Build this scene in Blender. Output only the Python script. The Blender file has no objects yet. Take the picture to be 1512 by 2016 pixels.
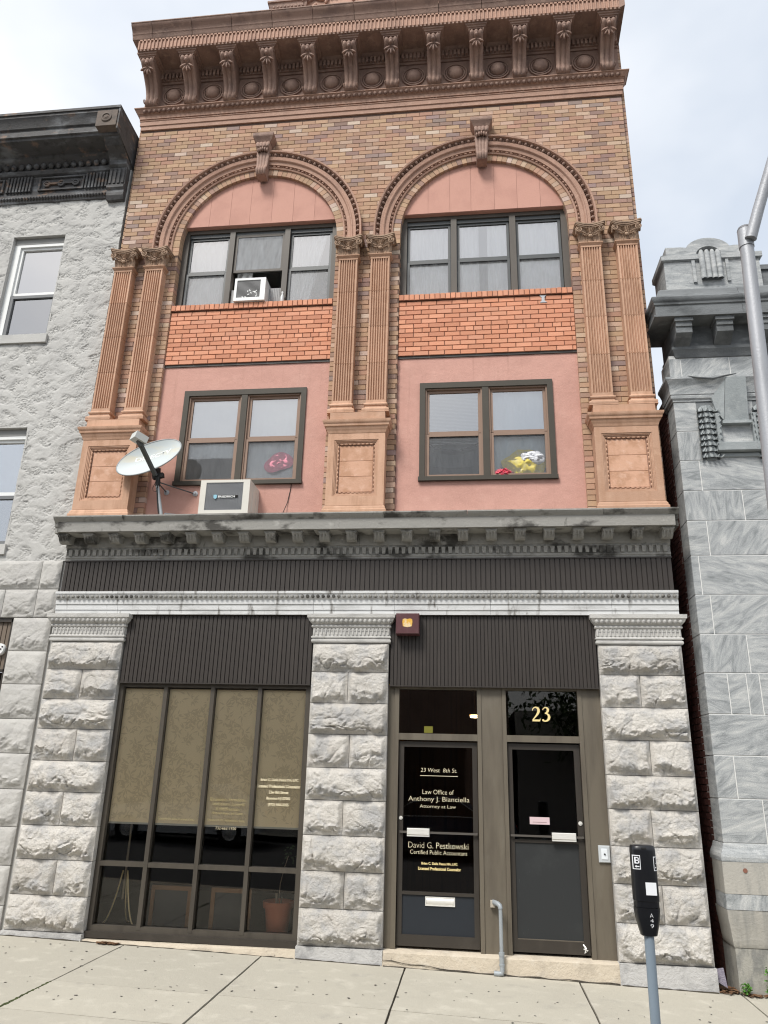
import bpy, math, random
import numpy as np
from mathutils import Matrix, Vector
random.seed(7)
SC = bpy.context.scene
COL = SC.collection
R_ = math.radians

# ------------------------------------------------------------------ camera
CAM = (0.0, -8.85, 1.95)
def cam_rot(y, p, r):
    cy, sy, cp, sp, cr, sr = math.cos(y), math.sin(y), math.cos(p), math.sin(p), math.cos(r), math.sin(r)
    B = np.array([[1, 0, 0], [0, 0, -1], [0, 1, 0]], float)
    Ry = np.array([[cy, sy, 0], [-sy, cy, 0], [0, 0, 1]])
    Rp = np.array([[1, 0, 0], [0, cp, sp], [0, -sp, cp]])
    Rr = np.array([[cr, -sr, 0], [sr, cr, 0], [0, 0, 1]])
    return Rr @ B @ Rp @ Ry
rot = cam_rot(R_(6.9994846), R_(18.96940064), R_(1.47056708))
cd = bpy.data.cameras.new('camera'); cam = bpy.data.objects.new('camera', cd); COL.objects.link(cam)
m = Matrix.Identity(4)
for i in range(3):
    m[i][0] = rot[0][i]; m[i][1] = -rot[1][i]; m[i][2] = -rot[2][i]; m[i][3] = CAM[i]
cam.matrix_world = m
cd.sensor_fit = 'VERTICAL'; cd.sensor_height = 24.0; cd.lens = 1469.05 / 2016 * 24.0
cd.clip_start = 0.05; cd.clip_end = 2000
SC.camera = cam

# ------------------------------------------------------------------ sky, sun, exposure
SUN_EL, SUN_AZ = R_(52), R_(208)      # azimuth clockwise from +Y; behind the camera, a little to the left
w = bpy.data.worlds.new('World'); SC.world = w; w.use_nodes = True
nt = w.node_tree; nt.nodes.clear()
def N(t, **k):
    n = nt.nodes.new(t)
    for a, b in k.items(): setattr(n, a, b)
    return n
out = N('ShaderNodeOutputWorld'); bg = N('ShaderNodeBackground'); bg.inputs[1].default_value = 0.1
sky = N('ShaderNodeTexSky', sky_type='NISHITA', sun_disc=False)
sky.sun_elevation = SUN_EL; sky.sun_rotation = SUN_AZ; sky.air_density = 1.2; sky.dust_density = 3.0
tc = N('ShaderNodeTexCoord')
mp = N('ShaderNodeMapping'); mp.inputs['Location'].default_value = (16.7516, 11.1291, 12.8459); mp.inputs['Scale'].default_value = (1.0, 1.0, 1.7)
nz = N('ShaderNodeTexNoise'); nz.inputs['Scale'].default_value = 1.9; nz.inputs['Detail'].default_value = 5; nz.inputs['Roughness'].default_value = 0.5
rp = N('ShaderNodeValToRGB')
rp.color_ramp.elements[0].position = 0.36; rp.color_ramp.elements[0].color = (3.05, 3.3, 3.65, 1)
rp.color_ramp.elements[1].position = 0.62; rp.color_ramp.elements[1].color = (4.6, 4.65, 4.7, 1)
mx = N('ShaderNodeMix', data_type='RGBA'); mx.inputs[0].default_value = 0.86
L = nt.links.new
L(tc.outputs['Generated'], mp.inputs[0]); L(mp.outputs[0], nz.inputs['Vector']); L(nz.outputs[0], rp.inputs[0])
L(sky.outputs[0], mx.inputs[6]); L(rp.outputs[0], mx.inputs[7]); L(mx.outputs[2], bg.inputs[0]); L(bg.outputs[0], out.inputs[0])
sd = bpy.data.lights.new('sun', 'SUN'); sd.energy = 1.5; sd.angle = R_(18); sd.color = (1.0, 0.965, 0.91)
sun = bpy.data.objects.new('sun', sd); COL.objects.link(sun)
dirv = Vector((math.sin(SUN_AZ) * math.cos(SUN_EL), math.cos(SUN_AZ) * math.cos(SUN_EL), math.sin(SUN_EL)))
sun.rotation_euler = dirv.to_track_quat('Z', 'Y').to_euler(); sun.location = (0, -12, 22)
vs = SC.view_settings
vs.view_transform = 'Standard'; vs.look = 'None'; vs.exposure = 1.33; vs.gamma = 1.0; vs.use_curve_mapping = False
SC.cycles.use_denoising = True; SC.cycles.filter_width = 1.15; SC.cycles.max_bounces = 6; SC.cycles.diffuse_bounces = 3; SC.cycles.glossy_bounces = 3; SC.cycles.transparent_max_bounces = 16
SC.cycles.sample_clamp_indirect = 8.0

# ------------------------------------------------------------------ noise
def _hash(ix, iy, seed):
    h = (ix.astype(np.int64) * 374761393 + iy.astype(np.int64) * 668265263 + seed * 974634777) & 0x7fffffff
    h = ((h ^ (h >> 13)) * 1274126177) & 0x7fffffff
    return ((h ^ (h >> 16)) & 0xffff) / 65535.0
def pn(x, y, seed=0):
    x = np.asarray(x, float); y = np.asarray(y, float)
    ix = np.floor(x); iy = np.floor(y); fx = x - ix; fy = y - iy
    u = fx * fx * fx * (fx * (fx * 6 - 15) + 10); v = fy * fy * fy * (fy * (fy * 6 - 15) + 10)
    def g(a, b):
        t = _hash(ix + a, iy + b, seed) * 2 * math.pi
        return np.cos(t) * (fx - a) + np.sin(t) * (fy - b)
    return 1.5 * ((g(0, 0) * (1 - u) + g(1, 0) * u) * (1 - v) + (g(0, 1) * (1 - u) + g(1, 1) * u) * v)
def fbm(x, y, seed=0, o=4, gain=.5):
    s = 0; a = 1; f = 1
    for i in range(o):
        s = s + a * pn(x * f, y * f, seed + i * 17); a *= gain; f *= 2.03
    return s
def sstep(a, b, x):
    t = np.clip((x - a) / (b - a), 0, 1); return t * t * (3 - 2 * t)

# ------------------------------------------------------------------ materials
MATS = {}
def mat(name, col, rough=.85, mix=(), bump=(), metal=0.0, spec=.3, attr=None, jit=0.0, coat=0.0):
    """mix: (colour2, scale, lo, hi, (sx,sy,sz), amount); bump: (scale, distance, (sx,sy,sz)). attr: colour attribute used as base."""
    if name in MATS: return MATS[name]
    M = bpy.data.materials.new(name); M.use_nodes = True; t = M.node_tree; n = t.nodes; l = t.links.new
    b = n['Principled BSDF']; b.inputs['Roughness'].default_value = rough; b.inputs['Metallic'].default_value = metal
    b.inputs['Specular IOR Level'].default_value = spec; b.inputs['Coat Weight'].default_value = coat
    tc = n.new('ShaderNodeTexCoord'); oi = n.new('ShaderNodeObjectInfo')
    ml = n.new('ShaderNodeMath'); ml.operation = 'MULTIPLY'; ml.inputs[1].default_value = 61.0; l(oi.outputs['Random'], ml.inputs[0])
    ad = n.new('ShaderNodeVectorMath'); ad.operation = 'ADD'; l(tc.outputs['Object'], ad.inputs[0]); l(ml.outputs[0], ad.inputs[1])
    def noise(scale, st, det=5.0):
        mp = n.new('ShaderNodeMapping'); mp.inputs['Scale'].default_value = st or (1, 1, 1); l(ad.outputs[0], mp.inputs[0])
        z = n.new('ShaderNodeTexNoise'); z.inputs['Scale'].default_value = scale; z.inputs['Detail'].default_value = det
        z.inputs['Roughness'].default_value = .6; l(mp.outputs[0], z.inputs['Vector']); return z.outputs[0]
    cur = None
    if attr:
        a = n.new('ShaderNodeAttribute'); a.attribute_name = attr; cur = a.outputs['Color']
    else:
        rgb = n.new('ShaderNodeRGB'); rgb.outputs[0].default_value = (*col, 1); cur = rgb.outputs[0]
    if jit:
        hs = n.new('ShaderNodeHueSaturation'); mr = n.new('ShaderNodeMapRange'); l(oi.outputs['Random'], mr.inputs[0])
        mr.inputs[3].default_value = 1 - jit; mr.inputs[4].default_value = 1 + jit
        l(mr.outputs[0], hs.inputs['Value']); l(cur, hs.inputs['Color']); cur = hs.outputs[0]
    for c2, sc, lo, hi, st, am in mix:
        mr = n.new('ShaderNodeMapRange'); mr.inputs[1].default_value = lo; mr.inputs[2].default_value = hi; mr.inputs[4].default_value = am
        mr.interpolation_type = 'SMOOTHSTEP'
        l(noise(sc, st), mr.inputs[0]); x = n.new('ShaderNodeMix'); x.data_type = 'RGBA'; l(mr.outputs[0], x.inputs[0]); l(cur, x.inputs[6])
        x.inputs[7].default_value = (*c2, 1); cur = x.outputs[2]
    l(cur, b.inputs['Base Color'])
    nrm = None
    for sc, dist, st in bump:
        bp = n.new('ShaderNodeBump'); bp.inputs['Distance'].default_value = dist; bp.inputs['Strength'].default_value = 1.0
        l(noise(sc, st, 6.0), bp.inputs['Height'])
        if nrm: l(nrm, bp.inputs['Normal'])
        nrm = bp.outputs[0]
    if nrm: l(nrm, b.inputs['Normal'])
    MATS[name] = M; return M
def glass(name, tint, refl, rough=.01):
    M = bpy.data.materials.new(name); M.use_nodes = True; t = M.node_tree; n = t.nodes; l = t.links.new; n.clear()
    o = n.new('ShaderNodeOutputMaterial'); mx = n.new('ShaderNodeMixShader'); tr = n.new('ShaderNodeBsdfTransparent'); gl = n.new('ShaderNodeBsdfGlossy')
    tr.inputs[0].default_value = (*tint, 1); gl.inputs['Roughness'].default_value = rough
    tc = n.new('ShaderNodeTexCoord'); nz = n.new('ShaderNodeTexNoise'); nz.inputs['Scale'].default_value = 1.3; nz.inputs['Detail'].default_value = 1
    bp = n.new('ShaderNodeBump'); bp.inputs['Distance'].default_value = .004; bp.inputs['Strength'].default_value = .35
    l(tc.outputs['Object'], nz.inputs['Vector']); l(nz.outputs[0], bp.inputs['Height']); l(bp.outputs[0], gl.inputs['Normal'])
    fr = n.new('ShaderNodeFresnel'); fr.inputs[0].default_value = 1.45
    mr = n.new('ShaderNodeMapRange'); mr.inputs[1].default_value = .03; mr.inputs[2].default_value = 1; mr.inputs[3].default_value = refl; mr.inputs[4].default_value = 1
    l(fr.outputs[0], mr.inputs[0]); l(mr.outputs[0], mx.inputs[0]); l(tr.outputs[0], mx.inputs[1]); l(gl.outputs[0], mx.inputs[2]); l(mx.outputs[0], o.inputs[0])
    return M
def emit(name, col, s):
    M = bpy.data.materials.new(name); M.use_nodes = True; b = M.node_tree.nodes['Principled BSDF']
    b.inputs['Base Color'].default_value = (*col, 1); b.inputs['Emission Color'].default_value = (*col, 1); b.inputs['Emission Strength'].default_value = s
    return M
def screen_mat(name, col, alpha):
    M = bpy.data.materials.new(name); M.use_nodes = True; t = M.node_tree; n = t.nodes; l = t.links.new; n.clear()
    o = n.new('ShaderNodeOutputMaterial'); mx = n.new('ShaderNodeMixShader'); tr = n.new('ShaderNodeBsdfTransparent'); df = n.new('ShaderNodeBsdfDiffuse')
    df.inputs[0].default_value = (*col, 1)
    tc = n.new('ShaderNodeTexCoord'); mp = n.new('ShaderNodeMapping'); nz = n.new('ShaderNodeTexNoise'); nz.inputs['Scale'].default_value = 14
    mp.inputs['Scale'].default_value = (1, 1, .25); mr = n.new('ShaderNodeMapRange'); mr.inputs[1].default_value = .3; mr.inputs[2].default_value = .7
    mr.inputs[3].default_value = alpha * .7; mr.inputs[4].default_value = min(1, alpha * 1.3)
    l(tc.outputs['Object'], mp.inputs[0]); l(mp.outputs[0], nz.inputs['Vector']); l(nz.outputs[0], mr.inputs[0]); l(mr.outputs[0], mx.inputs[0])
    l(tr.outputs[0], mx.inputs[1]); l(df.outputs[0], mx.inputs[2]); l(mx.outputs[0], o.inputs[0])
    return M

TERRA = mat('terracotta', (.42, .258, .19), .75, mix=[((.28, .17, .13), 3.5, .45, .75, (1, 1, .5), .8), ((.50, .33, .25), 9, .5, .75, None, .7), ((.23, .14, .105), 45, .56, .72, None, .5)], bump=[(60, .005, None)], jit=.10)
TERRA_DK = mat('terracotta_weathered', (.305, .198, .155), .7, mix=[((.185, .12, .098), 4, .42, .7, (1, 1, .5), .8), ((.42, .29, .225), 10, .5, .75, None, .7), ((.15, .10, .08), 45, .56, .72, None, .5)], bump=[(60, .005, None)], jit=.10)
TERRA_LT = mat('terracotta_pilaster', (.51, .315, .215), .75, mix=[((.40, .23, .145), 2.6, .42, .68, (3, 3, .45), .75), ((.60, .40, .28), 7, .5, .75, None, .5), ((.34, .20, .13), 22, .60, .76, None, .4)], bump=[(70, .003, None)], jit=.13)
TERRA_PANEL = mat('terracotta_panel', (.58, .345, .235), .8, mix=[((.44, .245, .15), 5, .42, .62, None, .8), ((.66, .44, .33), 13, .5, .75, None, .7)], bump=[(40, .003, None)], jit=.06)
CAPITAL = mat('carved_terracotta', (.36, .25, .175), .8, mix=[((.22, .15, .11), 9, .45, .7, None, .8), ((.50, .37, .27), 25, .55, .8, None, .5)], bump=[(50, .004, None)])
BRICK = mat('buff_brick', (0, 0, 0), .9, attr='Col', mix=[((.20, .14, .12), 38, .58, .75, None, .55), ((.56, .43, .33), 55, .6, .8, None, .35)], bump=[(90, .003, None)], spec=.2)
ORANGE = mat('orange_brick', (0, 0, 0), .8, attr='Col', mix=[((.48, .21, .12), 30, .55, .8, None, .5)], bump=[(80, .003, None)], spec=.25)
MORTAR = mat('mortar', (.17, .115, .09), .95, bump=[(80, .004, None)])
MORTAR_DK = mat('dark_mortar', (.17, .088, .062), .95, bump=[(80, .003, None)])
PINK = mat('pink_stucco', (.56, .318, .262), .9, mix=[((.49, .275, .225), 1.6, .42, .66, None, .75), ((.62, .375, .31), 5, .5, .8, None, .5), ((.43, .235, .19), 2.5, .56, .76, (5, 5, .3), .6), ((.66, .40, .33), 60, .55, .75, None, .45), ((.44, .24, .19), 70, .58, .76, None, .4)], bump=[(120, .006, None), (9, .008, None)])
PINK_DK = mat('painted_board', (.52, .285, .225), .8, mix=[((.45, .24, .19), 2.2, .42, .7, None, .8)], bump=[(60, .002, None)])
STONE = mat('rockfaced_granite', (.60, .572, .525), .88, mix=[((.41, .41, .41), 5, .42, .68, None, .8), ((.60, .555, .50), 3, .5, .75, None, .6), ((.30, .30, .30), 70, .56, .72, None, .55), ((.68, .66, .64), 85, .58, .75, None, .5)], bump=[(42, .020, None), (120, .012, None)], jit=.10)
STONE_T = mat('tooled_marble', (.50, .49, .465), .8, mix=[((.34, .335, .32), 4, .42, .7, (1, 1, 2), .75), ((.16, .15, .135), 6, .60, .78, (1.2, 1, .9), .8), ((.64, .63, .62), 22, .5, .75, (.5, 1, 2), .4)], bump=[(55, .006, None)], jit=.05)
STONE_D = mat('soot_streaked_marble', (.30, .292, .27), .85, mix=[((.05, .047, .042), 2.1, .50, .64, (1, 1, 1.6), .92), ((.46, .445, .415), 6, .55, .78, (1, 1, 1.4), .7), ((.05, .047, .042), 9, .62, .78, (2, 1, .5), .7)], bump=[(40, .007, None)], jit=.06)
STONE_F = mat('pale_marble_frieze', (.60, .605, .60), .75, mix=[((.40, .40, .39), 3.2, .45, .7, (.6, 1, 2.4), .8), ((.11, .10, .085), 5, .55, .73, (2.5, 1, .6), .9), ((.72, .73, .74), 11, .5, .8, (.5, 1, 3), .5)], bump=[(50, .004, None)], jit=.06)
RIB = mat('ribbed_metal', (.034, .028, .024), .5, mix=[((.048, .04, .034), 3, .45, .75, (6, 1, .4), .8)], bump=[(25, .001, None)], spec=.4, metal=.0)
BRONZE = mat('bronze_aluminium', (.145, .125, .095), .48, mix=[((.095, .08, .062), 2.2, .42, .7, (3, 1, .4), .7), ((.19, .17, .135), 6, .55, .8, (1, 1, .3), .5)], spec=.45, metal=.15)
BRONZE_DK = mat('dark_bronze_frame', (.040, .034, .028), .42, mix=[((.065, .055, .045), 4, .5, .75, (1, 1, .4), .6)], spec=.5, metal=.1)
WINTRIM = mat('olive_brown_trim', (.052, .045, .034), .6, mix=[((.07, .06, .045), 5, .45, .75, None, .5)], spec=.35)
SASH = mat('taupe_sash', (.25, .165, .12), .55, mix=[((.19, .12, .09), 8, .5, .8, None, .5)], spec=.4)
SASH_UP = mat('sky_tinted_sash', (.060, .066, .068), .45, spec=.5)  # sky reflection put into the sash colour as a blue-grey tint
TRIM_UP = mat('brown_window_trim', (.085, .073, .060), .55, mix=[((.06, .05, .042), 4, .45, .7, (1, 1, .4), .6)], spec=.4)
GLASS_UP = glass('window_glass', (.98, .985, .99), .48); GLASS_NB = glass('neighbour_glass', (.9, .92, .93), .62); GLASS_LO = glass('lower_sash_glass', (.98, .985, .99), .10); GLASS_MID = glass('bay_lower_sash_glass', (.98, .985, .99), .36)
GLASS_ST = glass('bronze_tinted_glass', (.985, .975, .955), .028)
GLASS_DR = glass('dark_door_glass', (.62, .58, .53), .05)
SCREEN = screen_mat('insect_screen', (.30, .305, .31), .19); SCREEN_LT = screen_mat('fine_insect_screen', (.42, .43, .43), .22)
CURTAIN = mat('white_curtain', (.90, .91, .91), .9, mix=[((.80, .82, .84), 3, .4, .7, (3, 1, .3), .6)])
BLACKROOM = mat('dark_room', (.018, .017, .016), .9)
ROOM = mat('room_wall', (.5, .49, .46), .9)
WHITE = mat('white_paint', (.74, .75, .74), .5, mix=[((.62, .62, .6), 6, .5, .8, None, .4)], spec=.4)
CONCRETE = mat('sidewalk_concrete', (.425, .40, .335), .9, mix=[((.40, .375, .315), 1.1, .42, .7, None, .75), ((.33, .31, .27), 2.6, .58, .74, None, .6), ((.27, .25, .215), 7, .66, .78, None, .5), ((.58, .55, .47), 4.5, .5, .8, None, .6), ((.30, .285, .25), 48, .58, .74, None, .45), ((.58, .55, .48), 60, .58, .76, None, .4)], bump=[(120, .004, None), (20, .004, None)], jit=.045)
JOINTDIRT = mat('joint_dirt', (.055, .048, .038), .95, mix=[((.10, .09, .06), 8, .5, .8, None, .6)])
SILLSTONE = mat('weathered_sill_stone', (.52, .455, .36), .9, mix=[((.40, .35, .28), 5, .45, .7, None, .7), ((.16, .14, .12), 22, .66, .74, None, .8), ((.60, .56, .48), 9, .5, .8, None, .6)], bump=[(30, .010, None)])
STUCCO = mat('grey_trowelled_stucco', (.47, .465, .445), .92, mix=[((.40, .395, .38), 2.2, .42, .7, None, .8), ((.58, .57, .54), 6, .5, .8, None, .5)], bump=[(40, .004, None)])
BLOCKSTUCCO = mat('scored_stucco_block', (.46, .45, .425), .92, mix=[((.40, .39, .375), 4, .42, .7, None, .8), ((.58, .56, .52), 8, .5, .8, None, .6)], bump=[(45, .006, None)], jit=.07)
IRONC = mat('weathered_cornice_metal', (.085, .083, .083), .7, mix=[((.24, .16, .115), 4.5, .56, .70, (1, 1, 1.5), .85), ((.24, .25, .26), 3, .50, .70, (.6, 1, 1.5), .8), ((.025, .024, .024), 9, .5, .75, None, .6)], bump=[(40, .006, None)])
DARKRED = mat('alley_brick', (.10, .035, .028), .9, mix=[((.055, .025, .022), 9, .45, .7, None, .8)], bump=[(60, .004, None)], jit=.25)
LGREY = mat('grey_galvanised', (.42, .44, .46), .5, mix=[((.30, .31, .33), 7, .5, .8, (1, 1, .3), .6)], spec=.4, metal=.3)
GOLD = mat('gold_leaf', (.80, .64, .30), .45, spec=.4)
GOLD_PALE = mat('pale_gold_lettering', (.74, .66, .46), .5)
GOLD_DULL = mat('faded_gold_lettering', (.44, .37, .18), .6)

# ------------------------------------------------------------------ mesh building
class MB:
    def __init__(s): s.v = []; s.f = []
    def add(s, vs, fs):
        o = len(s.v); s.v += [tuple(map(float, p)) for p in vs]; s.f += [tuple(i + o for i in q) for q in fs]; return s
    def box(s, x0, x1, y0, y1, z0, z1):
        return s.add([(x0, y0, z0), (x1, y0, z0), (x1, y1, z0), (x0, y1, z0), (x0, y0, z1), (x1, y0, z1), (x1, y1, z1), (x0, y1, z1)],
                     [(0, 1, 5, 4), (1, 2, 6, 5), (2, 3, 7, 6), (3, 0, 4, 7), (4, 5, 6, 7), (3, 2, 1, 0)])
    def bevbox(s, x0, x1, y0, y1, z0, z1, b=.004):
        """box with its front (-Y) face edges chamfered"""
        v = [(x0, y1, z0), (x1, y1, z0), (x1, y1, z1), (x0, y1, z1), (x0, y0 + b, z0), (x1, y0 + b, z0), (x1, y0 + b, z1), (x0, y0 + b, z1),
             (x0 + b, y0, z0 + b), (x1 - b, y0, z0 + b), (x1 - b, y0, z1 - b), (x0 + b, y0, z1 - b)]
        return s.add(v, [(8, 9, 10, 11), (4, 5, 9, 8), (5, 6, 10, 9), (6, 7, 11, 10), (7, 4, 8, 11), (0, 1, 5, 4), (1, 2, 6, 5), (2, 3, 7, 6), (3, 0, 4, 7), (3, 2, 1, 0)])
    def hexa(s, p):      # 8 points: bottom ring, top ring
        return s.add(p, [(0, 1, 5, 4), (1, 2, 6, 5), (2, 3, 7, 6), (3, 0, 4, 7), (4, 5, 6, 7), (3, 2, 1, 0)])
    def sweep(s, path, prof, cap=True):
        """path in plan [(x,y)], prof [(d,z)] with d outwards (to the right of the path's run); mitred corners"""
        n = len(path); dirs = []
        for i in range(n - 1):
            d = Vector(path[i + 1]) - Vector(path[i]); d.normalize(); dirs.append(Vector((d.y, -d.x)))
        vs = []; k = len(prof)
        for i in range(n):
            if i == 0: nn = dirs[0]
            elif i == n - 1: nn = dirs[-1]
            else:
                a = dirs[i - 1] + dirs[i]; nn = a / max(.3, a.dot(dirs[i]))
            for d, z in prof: vs.append((path[i][0] + nn.x * d, path[i][1] + nn.y * d, z))
        fs = [(i * k + j, (i + 1) * k + j, (i + 1) * k + j + 1, i * k + j + 1) for i in range(n - 1) for j in range(k - 1)]
        if cap: fs += [tuple(range(k)), tuple(reversed(range((n - 1) * k, n * k)))]
        return s.add(vs, fs)
    def tube(s, pts, r, n=8, cap=True):
        pts = [Vector(p) for p in pts]; rr = r if hasattr(r, '__len__') else [r] * len(pts); vs = []; up = None
        for i, p in enumerate(pts):
            t = (pts[min(i + 1, len(pts) - 1)] - pts[max(i - 1, 0)]).normalized()
            if up is None: up = Vector((0, 0, 1)) if abs(t.z) < .9 else Vector((0, 1, 0))
            a = t.cross(up).normalized(); b = a.cross(t).normalized(); up = b
            for j in range(n):
                q = 2 * math.pi * j / n; vs.append(p + (a * math.cos(q) + b * math.sin(q)) * rr[i])
        fs = [(i * n + j, i * n + (j + 1) % n, (i + 1) * n + (j + 1) % n, (i + 1) * n + j) for i in range(len(pts) - 1) for j in range(n)]
        if cap: fs += [tuple(reversed(range(n))), tuple(range((len(pts) - 1) * n, len(pts) * n))]
        return s.add(vs, fs)
    def ell(s, c, r, n=8, k=5, mtx=None):
        vs = []
        for i in range(k + 1):
            th = math.pi * i / k
            for j in range(n):
                ph = 2 * math.pi * j / n
                q = Vector((r[0] * math.sin(th) * math.cos(ph), r[1] * math.sin(th) * math.sin(ph), r[2] * math.cos(th)))
                if mtx: q = mtx @ q
                vs.append(Vector(c) + q)
        return s.add(vs, [(i * n + j, (i + 1) * n + j, (i + 1) * n + (j + 1) % n, i * n + (j + 1) % n) for i in range(k) for j in range(n)])
    def lathe(s, c, prof, n=24, axis='y'):
        """prof [(r, h)], h along axis from c"""
        vs = []
        for r, h in prof:
            for j in range(n):
                q = 2 * math.pi * j / n
                if axis == 'y': vs.append((c[0] + r * math.cos(q), c[1] + h, c[2] + r * math.sin(q)))
                else: vs.append((c[0] + r * math.cos(q), c[1] + r * math.sin(q), c[2] + h))
        k = len(prof)
        return s.add(vs, [(i * n + j, i * n + (j + 1) % n, (i + 1) * n + (j + 1) % n, (i + 1) * n + j) for i in range(k - 1) for j in range(n)])
    def prism(s, poly, y0, y1):     # polygon in XZ, extruded in Y
        k = len(poly); vs = [(x, y0, z) for x, z in poly] + [(x, y1, z) for x, z in poly]
        return s.add(vs, [tuple(range(k)), tuple(reversed(range(k, 2 * k)))] + [(i, (i + 1) % k, k + (i + 1) % k, k + i) for i in range(k)])
    def prism_x(s, poly, x0, x1):   # polygon in YZ, extruded in X
        k = len(poly); vs = [(x0, y, z) for y, z in poly] + [(x1, y, z) for y, z in poly]
        return s.add(vs, [tuple(reversed(range(k))), tuple(range(k, 2 * k))] + [(i, k + i, k + (i + 1) % k, (i + 1) % k) for i in range(k)])
    def prism_z(s, poly, z0, z1):
        k = len(poly); vs = [(x, y, z0) for x, y in poly] + [(x, y, z1) for x, y in poly]
        return s.add(vs, [tuple(reversed(range(k))), tuple(range(k, 2 * k))] + [(i, (i + 1) % k, k + (i + 1) % k, k + i) for i in range(k)])
    def grid(s, P):     # P[i][j] of points
        a = len(P); b = len(P[0])
        return s.add([q for r in P for q in r], [(i * b + j, (i + 1) * b + j, (i + 1) * b + j + 1, i * b + j + 1) for i in range(a - 1) for j in range(b - 1)])
    def mesh(s, name, smooth=None):
        me = bpy.data.meshes.new(name); me.from_pydata(s.v, [], s.f)
        if smooth is not None:
            me.polygons.foreach_set('use_smooth', [True] * len(me.polygons)); me.set_sharp_from_angle(angle=R_(smooth))
        me.update(); return me
    def build(s, name, material, parent=None, smooth=None, kind=None, label=None, col=None):
        me = s.mesh(name, smooth)
        return link(name, me, material, parent, kind, label, col)
def link(name, me, material, parent=None, kind=None, label=None, col=None, loc=None):
    if material is not None and not me.materials: me.materials.append(material)
    if col is not None:
        at = me.attributes.new('Col', 'FLOAT_COLOR', 'FACE')
        at.data.foreach_set('color', np.asarray(col, np.float32).ravel())
    o = bpy.data.objects.new(name, me); COL.objects.link(o)
    if loc: o.location = loc
    if parent: adopt(o, parent)
    if kind: o['kind'] = kind
    if label: o['label'] = label
    return o
def world_loc(o):
    v = Vector(o.location)
    return v if not o.parent else v
def adopt(o, p):
    o.parent = p; o.matrix_parent_inverse = PM(p).inverted()
PMC = {}
def PM(o):
    if o.name in PMC: return PMC[o.name]
    mm = Matrix.Translation(o.location) @ o.rotation_euler.to_matrix().to_4x4()
    if o.parent: mm = PM(o.parent) @ o.matrix_parent_inverse @ mm
    PMC[o.name] = mm; return mm
def thing(name, label, cat, loc=(0, 0, 0), group=None, kind=None):
    o = bpy.data.objects.new(name, None); COL.objects.link(o); o.location = loc; o.empty_display_size = .2
    tag(o, label, cat, group, kind); return o
def tag(o, label, cat=None, group=None, kind=None):
    o['label'] = label
    if cat: o['category'] = cat
    if group: o['group'] = group
    if kind: o['kind'] = kind
    return o
def node(name, parent, loc=(0, 0, 0), label=None):     # a part made of sub-parts
    o = bpy.data.objects.new(name, None); COL.objects.link(o); o.location = loc; o.empty_display_size = .1; adopt(o, parent)
    if label: o['label'] = label
    return o
def text(body, x0, x1, z0, z1, y, material, parent, name='lettering', shear=0, bold=-.012, depth=.0012):
    cu = bpy.data.curves.new('t', 'FONT'); cu.body = body; cu.shear = shear; cu.offset = bold; cu.size = 1; cu.resolution_u = 3
    o = bpy.data.objects.new('t', cu); me = bpy.data.meshes.new_from_object(o); bpy.data.objects.remove(o); bpy.data.curves.remove(cu)
    n = len(me.vertices); a = np.zeros(n * 3); me.vertices.foreach_get('co', a); a = a.reshape(-1, 3)
    lo = a.min(0); hi = a.max(0); b = np.zeros_like(a)
    b[:, 0] = x0 + (a[:, 0] - lo[0]) / (hi[0] - lo[0]) * (x1 - x0); b[:, 2] = z0 + (a[:, 1] - lo[1]) / max(1e-6, hi[1] - lo[1]) * (z1 - z0); b[:, 1] = y
    me.vertices.foreach_set('co', b.ravel()); me.update(); me.name = name
    return link(name, me, material, parent)
def GZ(x): return -0.01 - 0.022 * x        # pavement height along the street
# ------------------------------------------------------------------ ground: sidewalk, road
def ground_sheet(name, x0, x1, y0, y1, dz, material, kind='structure'):
    mb = MB(); mb.add([(x0, y0, GZ(x0) + dz), (x1, y0, GZ(x1) + dz), (x1, y1, GZ(x1) + dz), (x0, y1, GZ(x0) + dz)], [(0, 1, 2, 3)])
    return mb.build(name, material, None, kind=kind)
ASPHALT = mat('asphalt', (.055, .055, .057), .9, mix=[((.08, .08, .08), 3, .45, .7, None, .7)], bump=[(80, .006, None)])
g = ground_sheet('ground', -400, 400, -400, 400, -.30, ASPHALT); g['label'] = 'ground far around the street'
rd = ground_sheet('road', -60, 60, -13.2, -3.95, -.15, ASPHALT); rd['label'] = 'grey asphalt street in front of the buildings'
sw = ground_sheet('sidewalk', -40, 40, -3.80, 14, -.02, JOINTDIRT); sw['label'] = 'pale concrete sidewalk with dark joints sloping down to the right'
def slab(x0, x1, y0, y1, seed):
    mb = MB(); nx, ny = 10, 8; rr = random.Random(seed)
    g_ = .010; X = np.linspace(x0 + g_, x1 - g_, nx + 1); Y = np.linspace(y0 + .004, y1 - .004, ny + 1)
    ti = rr.uniform(-.002, .002)
    P = [[(x + (0 if 0 < i < nx else .004 * float(pn(y * 5, seed * .7, 3))), y + (0 if 0 < j < ny else .003 * float(pn(x * 5, seed * .9, 5))),
           GZ(x) + .002 * float(pn(x * 2, y * 2, seed)) + ti) for j, y in enumerate(Y)] for i, x in enumerate(X)]
    mb.grid(P)
    ring = [P[i][0] for i in range(nx + 1)] + [P[nx][j] for j in range(1, ny + 1)] + [P[i][ny] for i in range(nx - 1, -1, -1)] + [P[0][j] for j in range(ny - 1, 0, -1)]
    k = len(ring); mb.add(ring + [(p[0], p[1], p[2] - .03) for p in ring], [(i, (i + 1) % k, k + (i + 1) % k, k + i) for i in range(k)])
    return mb
SX = [-11.4, -9.88, -8.36, -6.84, -5.32, -3.80, -2.27, -.74, 1.02, 2.58, 4.1, 5.6, 7.1]
SY = [-3.78, -3.1, -2.33, -1.5, -.045]
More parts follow.
